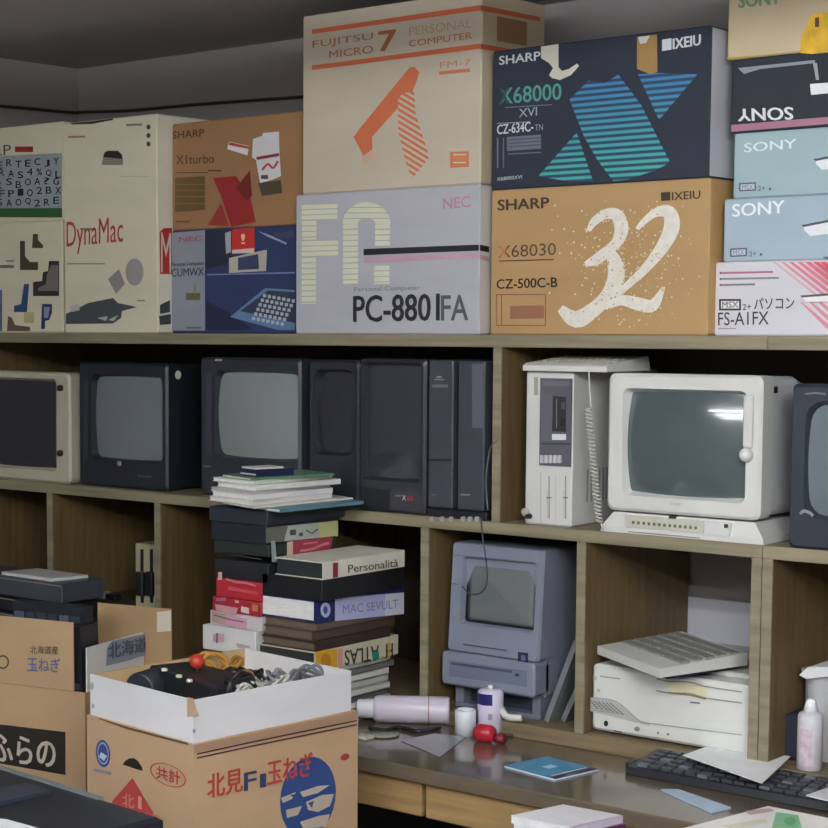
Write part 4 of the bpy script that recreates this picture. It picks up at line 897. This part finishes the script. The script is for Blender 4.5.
L.ell(103, 753.5, 7.2, 13.6, bu, 1, sl=.25); L.ring(103, 753.5, 5.6, 11, .8, ink('#a8b0d0'), 2, sl=.25); L.poly([(101, 752), (107, 756), (104, 761), (99, 757)], ink('#c8cfe4'), 3)
L.poly([(94, 768), (111, 772), (111, 775), (94, 771)], ink('#8a8aa0'), 1)
L.poly([(122.5, 764.5), (125, 761), (129, 758.5), (134, 758), (138, 761), (142, 767), (142.5, 771), (134, 768.5)], ink('#2a1f18'), 1)
L.ring(168, 775, 18, 11, 1.3, rd, 2, sl=.32); L.text('共計', (156, 778), (180, 785), 13, rd, .03, 3)
L.poly([(132.5, 778), (113, 800), (108, 812), (155, 822), (153, 812)], rd, 1); L.text('北', (122, 806), (134, 808.5), 13, ink('#dc8a78'), .03, 2); L.text('1', (138, 808), (141, 809), 12, ink('#e0a090'), .05, 2)
L.text('共選', (128, 817), (160, 824), 8, ink('#dc6a5c'), .02, 3)
L.poly([(99, 718), (128, 727), (188, 743), (188, 745), (128, 729.5), (99, 719)], ink('#6b5138'), 2)
m.build('box_body', t)
# white tray
t = thing('cardboard_tray', 'white cardboard tray full of cables and a joystick, on the onion carton', 'tray', A+(u+v)/2+V((0, 0, ZO-A.z)))
zt = onP(200, 700, A, nR).z
wt_ = card('#e9e8ec'); q = .012
un, vn = u.normalized(), v.normalized()
A2 = V((A.x, A.y, 0))+un*.006+vn*.006; U = u-un*.02; W = v-vn*.01
def wall4(o, a, b, z0, z1, th, mat, name):
    m = MB(); d = (b-a).normalized(); nn = V((-d.y, d.x, 0))*th
    cc = A2+(U+W)/2
    if nn.dot(cc-a) < 0: nn = -nn
    m.loft([[V((p.x, p.y, z0)) for p in (a, b, b+nn, a+nn)], [V((p.x, p.y, z1)) for p in (a, b, b+nn, a+nn)]], mat); return m
z0 = ZO+.0006
m = wall4(None, A2, A2+U, z0, zt, .004, wt_, '')
S = Surf(A2, nR, m); m.build('tray_wall', t)
m = wall4(None, A2+vn*.0042, A2+W, z0, zt, .004, wt_, ''); S = Surf(A2, nL, m)
S.poly([(187, 697), (193.5, 698.5), (199, 716), (187, 717)], ink('#c9a98c'), 2); S.ell(194, 731, 1.6, 2.2, ink('#8a98c8'), 2, n=10); S.ell(92, 686, 2, 4, ink('#a8b4a8'), 2, n=10); S.ell(93, 706, 1.6, 2.6, ink('#b4bcc8'), 2, n=10)
m.build('tray_wall', t)
m = wall4(None, A2+U+vn*.0042, A2+U+W, z0, zt, .004, wt_, ''); m.build('tray_wall', t)
m = wall4(None, A2+W+un*.0042-vn*0, A2+W+U-un*.0042, z0, zt, .004, card('#c8a87c'), ''); m.build('tray_wall', t)
m = MB(); m.obox(V((A2.x, A2.y, z0))+un*.006+vn*.006, U-un*.012, W-vn*.012, .003, card('#c8a87c')); m.build('tray_floor', t)
zf = z0+.0034
# tray contents
def T(a, b, z): return V((A2.x, A2.y, 0))+U*a+W*b+V((0, 0, z))
def Q(x, y, z): p = onZ(x, y, zt+.006); return V((p.x, p.y, z))
zi = zt+.004
t = thing('joystick', 'black joystick controller with a red ball top and white buttons in the tray', 'joystick', Q(200, 680, zf))
m = MB(); L4 = [Q(150, 664, 0), Q(190, 660, 0), Q(258, 677, 0), Q(218, 687, 0)]; m.loft([[p+V((0, 0, zf)) for p in L4], [p+V((0, 0, zi-.004)) for p in L4], [p*.96+sum(L4, V())/4*.04+V((0, 0, zi)) for p in L4]], plastic('#25262c')); jb = m.build('controller_base', t)
for x, y in ((164.5, 669.5), (179, 676), (189.5, 680.5)):
    m = MB(); m.lathe(Q(x, y, zi-.001), (0, 0, 1), [(0, .0065), (.004, .0065), (.006, .004)], plastic('#d9ddc8'), 12); m.build('button', jb)
m = MB(); p0 = Q(197, 670, zi-.001); m.tube([p0, p0+V((0, 0, .012))], .004, plastic('#555555'), 8); sk = m.build('stick', t)
m = MB(); m.sphere(p0+V((0, 0, .02)), .0155, M('#c8402f', .35)); m.build('ball_top', sk)
pa = Q(139, 671, zf+.046); pb = Q(158, 665, zf+.046)
m = MB(); m.lathe(pa, (pb-pa), [(0, .030), (.003, .034), (.07, .034), (.074, .030)], plastic('#2b3038'), 20); tag(m.build('power_adapter'), 'round dark adapter at the left end of the tray', 'adapter')
cc = [('#8f8f92', 'grey'), ('#2a2a2e', 'black'), ('#b58a4a', 'tan'), ('#c8c8c8', 'pale grey'), ('#3c3c42', 'charcoal'), ('#9c7a52', 'brown'), ('#a6a6a8', 'light grey'), ('#222226', 'jet black'), ('#d0cdc4', 'off-white'), ('#b8863c', 'ochre'), ('#77777c', 'mid grey'), ('#1e1e22', 'thick black')]
spot = [(250, 680), (268, 676), (232, 664), (284, 678), (258, 670), (225, 668), (296, 674), (240, 672), (272, 684), (218, 662), (306, 677), (246, 686)]
where = ['by the controller', 'at the middle', 'along the rear wall', 'near the front wall', 'at the rear', 'behind the red ball', 'towards the right end', 'beside the controller', 'curled against the front wall', 'hanging over the rear wall', 'at the right end', 'along the front of the controller']
for i, (cl, nm) in enumerate(cc):
    x0_, y0_ = spot[i]; pts = []; rx = random.uniform(16, 30); ry = random.uniform(5, 8); ph = random.uniform(0, 6)
    for k in range(20):
        an = ph+k*.66; g = 1+.3*math.sin(k*1.3+i)
        p = Q(x0_+rx*g*math.cos(an), y0_+ry*g*math.sin(an), 0); dlt = p-V((A2.x, A2.y, 0))
        # keep inside the tray walls
        a_ = dlt.dot(U.normalized())/U.length; b_ = dlt.dot(W.normalized())/W.length
        p = T(min(max(a_, .04), .95), min(max(b_, .05), .94), 0)
        pts.append(p+V((0, 0, zf+.034+.052*(i/12)+.012*math.sin(k*2.1+i)+.006)))
    m = MB(); m.tube(catmull(pts, 5), .0036 if i % 3 else .005, M(cl, .5), 7); tag(m.build('cable'), '%s cable %s in the white tray' % (nm, where[i]), 'cable', 'cables tangled in the white tray')
m = MB(); q4 = [Q(240, 671, 0), Q(262, 665, 0), Q(294, 671, 0), Q(270, 679, 0)]; m.loft([[p+V((0, 0, zf)) for p in q4], [p+V((0, 0, zf+.03)) for p in q4]], plastic('#2e3036')); tag(m.build('power_supply'), 'dark block half buried under cables in the tray', 'power supply')

# open produce box (left)
ZU = .80
A = onZ(85, 693, ZU); Lf = onZ(0, 683, ZU)
v = V((Lf.x-A.x, Lf.y-A.y, 0)).normalized(); 
un = V((-v.y, v.x, 0)); un = un if un.y > 0 else -un
W = v*.42; U = un*.235
t = thing('cardboard_box', 'open brown produce box with flaps raised, left of the onion carton', 'box', A+(U+W)/2+V((0, 0, ZB-ZU)))
m = MB(); c4 = [V((p.x, p.y, 0)) for p in (A, A+U, A+U+W, A+W)]; inner = [V((p.x, p.y, 0)) for p in (A+un*.005+v*.005, A+U-un*.005+v*.005, A+U+W-un*.005-v*.005, A+W+un*.005-v*.005)]
z_ = lambda L, z: [V((p.x, p.y, z)) for p in L]
m.loft([z_(inner, ZB+.006), z_(inner, ZU), z_(c4, ZU), z_(c4, ZB)], cb)
nF = -un; S = Surf(A, nF, m)
S.poly([(-20, 722), (65.5, 732), (65.5, 775), (-20, 760)], ink('#26221c'), 1); S.text('ふらの', (-8, 760), (54.5, 767.5), 27, ink('#c8c0b0'), .03, 2)
m.build('box_body', t)
# front flap (leans back a touch), right flap (white printed), back flap
def flap(a, b, h, tilt, mat, pr=None, nrm=None, name='flap'):
    m = MB(); a = V((a.x, a.y, ZU+.001)); b = V((b.x, b.y, ZU+.001)); up = V((0, 0, h))+tilt
    th = (b-a).cross(up).normalized()*.0035
    m.loft([[a, b, b+up, a+up], [p+th for p in (a, b, b+up, a+up)]], mat)
    if pr:
        n = (b-a).cross(up).normalized(); 
        if n.dot(E-a) < 0: n = -n; th = V((0, 0, 0)) if th.dot(n) < 0 else th
        elif th.dot(n) < 0: th = V((0, 0, 0))
        pr(Surf(a+(th if th.dot(n) > 0 else V((0, 0, 0))), n, m))
    return m.build(name, t)
hF = onP(40, 620, A, nF).z-ZU
def pr(S):
    S.text('北海道産', (30, 653.5), (58, 654.5), 8, ink('#5c4638'), .02); S.text('玉ねぎ', (27, 671), (60, 672.5), 14, ink('#5c6a9c'), .02); S.ring(3, 662, 6, 7, 1.4, ink('#4c3a30')); S.text('10', (-14, 668), (-5, 668), 12, ink('#4c3a30'))
flap(A+v*.03, A+W, hF, V((0, 0, 0)), cb, pr)
hR = .098
def pr2(S):
    S.poly([(107, 648), (112, 641), (134, 636), (146, 634), (146, 655), (127, 661), (106, 666)], ink('#8e96a4')); S.text('北海道', (108, 659), (146, 651), 15, ink('#4c566c'), .04, 2)
flap(A+un*.004, A+U, hR, V((0, 0, 0)), card('#dad9d4'), pr2, name='printed_flap')
bk_a = A+U; 
m = MB()
def pr3(S): S.poly([(157, 612), (171, 610.5), (171, 631), (157, 632)], ink('#d3cdbd'))
flap(A+U-v*.075+un*.004, A+U+W*.30+un*.004, onP(150, 608, A+U, nF).z-ZU, V((0, .0, 0)), card('#a98a66'), pr3)
# black keyboard standing in the open box
t = thing('keyboard', 'black keyboard standing on end inside the open produce box', 'keyboard', A+U*.5+W*.25+V((0, 0, ZB-ZU+.01)))
k0 = V((A.x, A.y, 0))+v*.045+U*.42; ku = v*.20; kn = un*.03; kz0 = ZB+.012; kz1 = onP(70, 606, k0, nF).z
m = MB(); tl = -v*0
m.loft([z_([k0, k0+ku, k0+ku+kn, k0+kn], kz0), [p+v*.02 for p in z_([k0, k0+ku, k0+ku+kn, k0+kn], kz1)]], plastic('#23262e')); m.build('case', t)
m = MB()
for r in range(16):
    for c in range(6):
        zz = kz0+.06+(kz1-kz0-.07)*r/16; q = k0+ku*(.06+c*.155)-un*.005+v*(.02*(zz-kz0)/(kz1-kz0)); q = V((q.x, q.y, zz)); m.obox(q, ku*.13, un*.004, .015, plastic('#3a3f4c' if (r+c) % 4 else '#565c70'))
m.build('keys', t)
# second keyboard, end up along the right side
t = thing('keyboard', 'second black keyboard leaning to the right in the open produce box', 'keyboard', A+U*.3+V((0, 0, ZB-ZU+.01)))
k0 = V((A.x, A.y, 0))+un*.02+v*.006; m = MB(); kk = [k0, k0+v*.022, k0+v*.022+un*.07, k0+un*.07]; kz1 = onP(88, 628, k0, nF).z
m.loft([z_(kk, kz0), [p+v*.02 for p in z_(kk, kz1)]], plastic('#1f2128'))
m.build('case', t)
m = MB()
for r in range(12):
    q = k0+v*.004-un*.004+v*.02*(.35+r*.05); m.obox(V((q.x, q.y, kz0+.14+r*.0172)), v*.014, un*.005, .012, plastic('#474d60' if r % 3 else '#6c7488'))
m.build('keys', t)

# ------------------------------------------------------------------ things on the desk
def onD(x, y): return onZ(x, y, ZD)
# lying spray can
c1 = onZ(372, 722, ZD+.0); c2 = onZ(450, 724, ZD)
rad = .031; ax = (c2-c1).normalized(); s0 = V((c1.x, c1.y, ZD+rad)); ln = (c2-c1).length
t = thing('spray_can', 'white spray can lying on its side on the desk', 'spray can', (s0+ax*ln/2)-V((0, 0, rad)))
m = MB(); m.lathe(s0, ax, [(0, .012), (.004, rad*.8), (.012, rad), (ln-.008, rad), (ln-.003, rad*.95), (ln-.002, rad*.9), (ln, .01)], M('#dcd3e2', .3, .03))
m.lathe(s0, ax, [(ln*.72, rad+.0004), (ln*.735, rad+.0004)], M('#c88090', .4)); m.build('can_body', t)
m = MB(); m.lathe(s0, ax, [(-.034, .018), (-.03, .021), (-.002, .022), (.003, .022)], M('#e4e2ea', .4)); m.build('cap', t)
# white cap block
p = onD(459.5, 736); m = MB(); m.lathe((p.x, p.y+.022, ZD), (0, 0, 1), [(0, .024), (.054, .023), (.056, .02), (.054, .0195), (.01, .019)], M('#e6e8f0', .35)); tag(m.build('can_cap'), 'white plastic cap between the lying can and the standing can', 'cap')
# standing can
p = onD(485, 735); t = thing('spray_can', 'white spray can with a navy label standing in front of the small computer', 'spray can', (p.x, p.y+.02, ZD))
c = V((p.x, p.y+.02, ZD)); hz = onY(485, 688, c.y).z-ZD
m = MB(); m.lathe(c, (0, 0, 1), [(0, .024), (.002, .0285), (hz-.006, .0285), (hz-.001, .024), (hz, .012)], M('#dcd4e8', .3, .03)); m.build('can_body', t)
def wrap(cx, c, r, x0, x1, z0, z1, mat, n=8):
    m = MB(); d = (E-c); a0 = math.atan2(d.y, d.x)
    A_ = [a0+math.radians(x0+(x1-x0)*i/n) for i in range(n+1)]
    for i in range(n): m.face([c+V((math.cos(A_[i])*r, math.sin(A_[i])*r, z0)), c+V((math.cos(A_[i+1])*r, math.sin(A_[i+1])*r, z0)), c+V((math.cos(A_[i+1])*r, math.sin(A_[i+1])*r, z1)), c+V((math.cos(A_[i])*r, math.sin(A_[i])*r, z1))], mat, True)
    return m
m = wrap(0, c, .0291, -75, 8, hz*.68, hz*.93, M('#2a2468', .35)); m.build('label', t)
m = wrap(0, c, .0291, -10, 8, hz*.36, hz*.5, M('#9ca0b8', .4)); m.build('printed_mark', t)
m = MB(); m.lathe(c+V((0, 0, hz)), (0, 0, 1), [(0, .006), (.008, .006), (.009, .003)], M('#f0f0f0', .4), 10); m.build('nozzle', t)
# red object
p = onD(484, 742); m = MB(); m.lathe((p.x+.002, p.y+.0, ZD+.0195), V((.85, .2, 0)), [(-.024, .004), (-.022, .014), (-.012, .0195), (.012, .0195), (.022, .014), (.024, .004)], M('#c0283c', .25, .1), 16); m.lathe((p.x+.028, p.y+.006, ZD+.0115), V((.85, .2, 0)), [(-.004, .009), (.004, .0115), (.02, .0105)], M('#7c1f30', .3), 12)
tag(m.build('tape_roll'), 'small shiny red round object at the foot of the standing can', 'tape roll')
# small leads and paper on the desk
m = MB(); m.tube(catmull([onZ(x, y, ZD+.004) for x, y in ((497, 733), (508, 735), (519, 734), (530, 731))]), .004, M('#4a3c38'), 6); tag(m.build('pen'), 'dark pen pointing right from the red object', 'pen')
m = MB(); q = [onZ(x, y, ZD+.0008) for x, y in ((401, 741), (434, 734), (466, 737), (440, 757))]; m.loft([q, [p+V((0, 0, .0012)) for p in q]], M('#a9a8b4', .25)); tag(m.build('plastic_sheet'), 'thin clear grey sheet lying in front of the lying can', 'plastic sheet')
m = MB(); p = onD(382, 735); m.lathe((p.x, p.y, ZD), (0, 0, 1), [(0, .02), (.002, .038), (.004, .038), (.003, .01)], M('#9aa08c', .3)); tag(m.build('saucer'), 'flat greenish dish on the desk next to the onion carton', 'dish')
m = MB(); p = onD(366, 738); m.rbox(p.x-.02, p.x+.015, p.y-.02, p.y+.01, ZD, ZD+.006, M('#d6d3c0'), .001); tag(m.build('card'), 'small cream card at the edge of the onion carton', 'card')
m = MB(); m.tube(catmull([onZ(x, y, ZD+.005) for x, y in ((369, 728), (385, 730), (400, 727), (418, 731), (440, 728))]), .005, M('#23232a', .4), 6); tag(m.build('cable'), 'black cord lying in front of the spray can on the desk', 'cable')
# connectors behind the can
m = MB()
m.tube(catmull([V((-2.19, .015, ZF+.03)), V((-2.17, -.0, ZF+.02)), V((-2.15, -.01, ZF+.012)), V((-2.12, .0, ZF+.012))], 5), .008, M('#d8d6d0', .4), 8); tag(m.build('connector'), 'pale connector lying under the small grey-blue computer', 'connector')
# blue magazine
P0 = onD(555, 781); P1 = onD(504, 767.5); P2 = onD(598, 771); u = P1-P0; v = P2-P0
m = MB(); zq = ZD; m.obox(V((P0.x, P0.y, zq+.0035)), u, v, .0006, M('#5ba0c8', .25, .1, 20)); m.obox(V((P0.x, P0.y, zq)), u, v, .0006, M('#4aa4d8', .3))
def q3(a, b): return V((P0.x, P0.y, zq+.0046))+u*a+v*b
for a, b, c_, d, cl in ((.0, .12, 0, 1, '#33304a'), (.13, .17, .1, .9, '#d8d8dc'), (.45, .6, .4, .62, '#9cd0ea'), (.02, .07, .3, .75, '#cfcfd6')): m.face([q3(a, c_), q3(b, c_), q3(b, d), q3(a, d)], M(cl, .3))
o = m.build('magazine'); tag(o, 'bright blue magazine lying near the desk edge', 'magazine'); m = MB(); m.obox(V((P0.x, P0.y, zq+.0006))+u*.005+v*.005, u*.99, v*.99, .0028, M('#e4e2e4')); m.build('pages', o)
# black keyboard on the desk
t = thing('keyboard', 'long black keyboard on the desk, half covered by white papers', 'keyboard', (-1.48, -.06, ZD))
x0 = onD(632, 772).x; kt = .026
m = MB(); m.loft([[V((x0, -.128, ZD+.002)), V((-1.12, -.128, ZD+.002)), V((-1.12, -.006, ZD+.002)), V((x0, -.006, ZD+.002))], [V((x0+.004, -.124, ZD+.016)), V((-1.124, -.124, ZD+.016)), V((-1.124, -.008, ZD+.032)), V((x0+.004, -.008, ZD+.032))]], plastic('#202127', .3)); m.build('case', t)
m = MB()
for r in range(5):
    for c in range(24): 
        x = x0+.02+c*.026; y = -.115+r*.021; z = ZD+.016+(y+.124)/.116*.016; m.box(x, x+.021, y, y+.017, z-.001, z+.006, plastic('#3e4048' if (r*7+c) % 5 else '#6a6c72'))
m.build('keys', t)
m = MB(); m.box(x0-.012, x0+.0, -.11, -.06, ZD, ZD+.02, blk2, .003); m.build('side_tab', t)
def sheet(name, label, pts, z, th, col, cat='paper', group=None, off=0):
    m = MB(); q = [onZ(x, y, z+th) for x, y in pts]; q = [V((p.x, p.y, z)) for p in q]; m.loft([q, [p+V((0, 0, th)) for p in q]], M(col, .55, .04, 20)); return tag(m.build(name), label, cat, group)
zp = ZF+.0065
sheet('paper', 'white paper spread across the black keyboard in front of the divider', [(683, 755), (722, 741), (793, 754), (762, 783)], zp, .0015, '#f4f4f6')
sheet('paper', 'second white paper sticking out from under the first, to its right', [(700, 757), (750, 744), (778, 757), (752, 779)], zp-.002, .0012, '#e8e8ec')
sheet('ruler', 'pale blue translucent strip lying in front of the black keyboard', [(661, 789), (678, 789), (731, 807), (712, 812)], ZD+.0, .003, '#b4c8dc', 'strip')
sheet('paper', 'white paper with dark printing at the right edge of the desk', [(806, 795), (835, 785), (850, 800), (835, 802)], zp, .002, '#e2e2e6')
# standing can at the right
Yk = .03; cx = onY(810, 740, Yk).x; r = 12.4*(V((cx, Yk, .8))-E).dot(FW)/F
t = thing('spray_can', 'white spray can with reddish marks standing at the right end of the shelf', 'spray can', (cx, Yk, zp+.0))
zb = ZF; zt_ = onY(810, 713, Yk).z; c = V((cx, Yk, zb)); hz = zt_-zb
m = MB(); m.lathe(c, (0, 0, 1), [(0, r*.85), (.002, r), (hz-.006, r), (hz, r*.9), (hz+.004, r*.6)], M('#d8d4dc', .32, .1, 30)); m.build('can_body', t)
m = wrap(0, c, r+.0006, -50, 10, hz*.1, hz*.75, M('#d0bcca', .4, .2, 60)); m.build('label', t)
m = MB(); m.lathe(c+V((0, 0, hz+.003)), (0, 0, 1), [(0, .014), (.012, .012), (.024, .008), (.026, .004)], M('#eeeef2', .4), 14); m.build('nozzle', t)
# paper roll behind it and dark case
c = onY(826, 705, .14); t = thing('paper_roll', 'white rolled paper with a torn top behind the right-hand can', 'paper roll', (c.x, .14, ZF))
m = MB(); hz = onY(826, 672, .14).z-ZF; m.lathe((c.x, .14, ZF), (0, 0, 1), [(0, .04), (hz-.01, .04), (hz, .048), (hz+.004, .05), (hz, .034), (.02, .03)], M('#dcdce2', .6), 20); m.build('roll', t)
m = MB(); q = [onY(x, y, .085) for x, y in ((799, 675), (808, 667), (850, 667), (850, 674), (806, 679))]; m.loft([q, [p+V((0, .1, 0)) for p in q]], M('#e6e6ea')); m.build('torn_top', t)
m = MB(); a = onY(778, 712, .08); b = onY(796, 745, .08); m.rbox(a.x, a.x+.055, .075, .2, ZF, a.z, plastic('#2c3040'), .004); tag(m.build('black_case'), 'dark blue-black case beside the divider, behind the right-hand can', 'case')

# ------------------------------------------------------------------ foreground table with paper piles, and the black machine
zt = .755
fx = [onZ(x, y, zt) for x, y in ((513, 815), (565, 804), (625, 815))]
tb = thing('side_table', 'low table below the picture edge carrying paper piles', 'table', (-1.55, -.85, 0))
m = MB(); m.rbox(-1.95, -.9, -1.35, -.58, .62, .645, wood('#6a5238'), .003); m.build('table_top', tb)
for x in (-1.9, -.95):
    for y in (-1.3, -.63): m = MB(); m.box(x-.02, x+.02, y-.02, y+.02, 0, .62, wood('#6a5238', 'z')); m.build('leg', tb)
P0, P1, P2 = fx
z = .6455
n = 8
for i in range(n):
    th = (zt-.6455)/n-.0002; j = lambda: random.uniform(-.004, .004)
    u = V(((P0-P1).x, (P0-P1).y, 0)); v = V(((P2-P1).x, (P2-P1).y, 0)); v = v; u = u
    o_ = V((P1.x+j(), P1.y+j(), z)); m = MB(); m.obox(o_+V((0, 0, th-.001)), u, v, .001, M('#e9e7ec', .4)); m.obox(o_, u, v, .001, M('#d8d0dc', .4))
    m.obox(o_+v*.97, u, v*.03, th, M('#6a2a5c' if i in (6, 4) else '#cfc4d8', .4)); 
    o = m.build('magazine'); tag(o, ('lowest', 'second', 'third', 'fourth', 'fifth', 'sixth', 'second from the top', 'topmost')[i]+' white magazine of the pile below the desk drawers', 'magazine', 'white magazines in the foreground pile')
    m = MB(); m.obox(o_+u*.003+v*.003+V((0, 0, .001)), u*.99, v*.965, th-.002, M('#dcdbe0', .6, .1, 40)); m.build('pages', o)
    z += th+.0002
q = [onZ(x, y, .80) for x, y in ((680, 829), (768, 806), (900, 832), (800, 870))]
m = MB(); z0 = .6455; m.loft([[V((p.x, p.y, z0)) for p in q], [V((p.x, p.y, .7985)) for p in q]], M('#cfccca', .6, .12, 40)); 
o = m.build('paper_pile'); tag(o, 'pile of white printed sheets at the bottom right edge', 'paper pile')
m = MB(); m.loft([[V((p.x, p.y, .7987)) for p in q], [V((p.x, p.y, .80)) for p in q]], M('#e6e2e0', .45)); S = Surf((0, 0, .80), (0, 0, 1), m)
S.poly([(776, 812), (798, 815), (802, 828), (772, 828)], ink('#7fb28c')); S.ell(790, 821, 6, 4, ink('#5c9a70'), 2); S.poly([(745, 811), (770, 808), (775, 811), (750, 815)], ink('#b89c98')); S.poly([(722, 826), (765, 818), (768, 822), (735, 829)], ink('#d8d0b8')); m.build('top_sheet', o)

# black machine bottom left
ZK = .80
P0 = onZ(163, 817, ZK); P1 = onZ(-60, 748, ZK)
v = V(((P1-P0).x, (P1-P0).y, 0)).normalized(); un = V((v.y, -v.x, 0)); un = un if un.y < 0 else -un
W = v*.62; U = un*.42
st = thing('stool', 'dark stand below the picture edge carrying the black machine', 'stand', (P0+(U+W)/2)-V((0, 0, ZK)))
m = MB(); m.obox(V((P0.x, P0.y, .58))+U*.08+W*.05, U*.84, W*.9, .02, plastic('#33302c')); m.build('stand_top', st)
for a in (.12, .86):
    for b in (.1, .9):
        m = MB(); m.obox(V((P0.x, P0.y, 0))+U*a+W*b, U*.05, W*.04, .58, plastic('#33302c')); m.build('leg', st)
t = thing('computer_case', 'black machine with a grey rim, cut off by the bottom left corner', 'machine', (P0+(U+W)/2)-V((0, 0, ZK-.601)))
m = MB(); b0 = V((P0.x, P0.y, 0)); bl_ = plastic('#20232c', .35)
q = lambda a, b, z: b0+U*a+W*b+V((0, 0, z))
m.loft([[q(0, 0, .601), q(1, 0, .601), q(1, 1, .601), q(0, 1, .601)], [q(0, 0, ZK-.02), q(1, 0, ZK-.02), q(1, 1, ZK-.02), q(0, 1, ZK-.02)], [q(.0, .0, ZK-.006), q(.98, .0, ZK-.03), q(.98, .98, ZK-.03), q(.0, .98, ZK-.006)], [q(.02, .015, ZK), q(.6, .02, ZK-.006), q(.6, .97, ZK-.006), q(.02, .97, ZK)]], bl_); m.build('case', t)
m = MB(); m.loft([[q(.0, .25, ZK-.004), q(.03, .25, ZK-.002), q(.03, .99, ZK-.002), q(.0, .99, ZK-.004)], [q(.004, .25, ZK+.004), q(.026, .25, ZK+.005), q(.026, .99, ZK+.005), q(.004, .99, ZK+.004)]], plastic('#6f7474')); m.build('rim', t)
m = MB(); m.obox(q(.10, .40, ZK-.004), U*.3, W*.12, .008, plastic('#33394a', .3)); m.build('lid', t)
m = MB(); a = onZ(-30, 812, ZK+.004); m.face([onZ(-40, 815, ZK+.003), onZ(6, 819, ZK+.003), onZ(46, 830, ZK+.003), onZ(40, 860, ZK+.003), onZ(-60, 860, ZK+.003)], M('#e6e6ea')); tag(m.build('paper'), 'white paper corner lying on the black machine, bottom left', 'paper')

# ------------------------------------------------------------------ camera and render look
cam = bpy.data.cameras.new('camera'); co = bpy.data.objects.new('camera', cam); COL.objects.link(co)
co.location = E; co.rotation_euler = (math.pi/2-pit, 0, yaw)
cam.sensor_width = 36; cam.lens = 36*F/828; cam.shift_x = (414-PX)/828; cam.shift_y = (PY-414)/828
cam.clip_start = .05; SC.camera = co
w = bpy.data.worlds.new('world'); SC.world = w; w.use_nodes = True; w.node_tree.nodes['Background'].inputs[0].default_value = (.6, .65, .7, 1); w.node_tree.nodes['Background'].inputs[1].default_value = .05
vs = SC.view_settings; vs.view_transform = 'Standard'; vs.look = 'None'; vs.gamma = 1; vs.use_curve_mapping = False; vs.exposure = .38
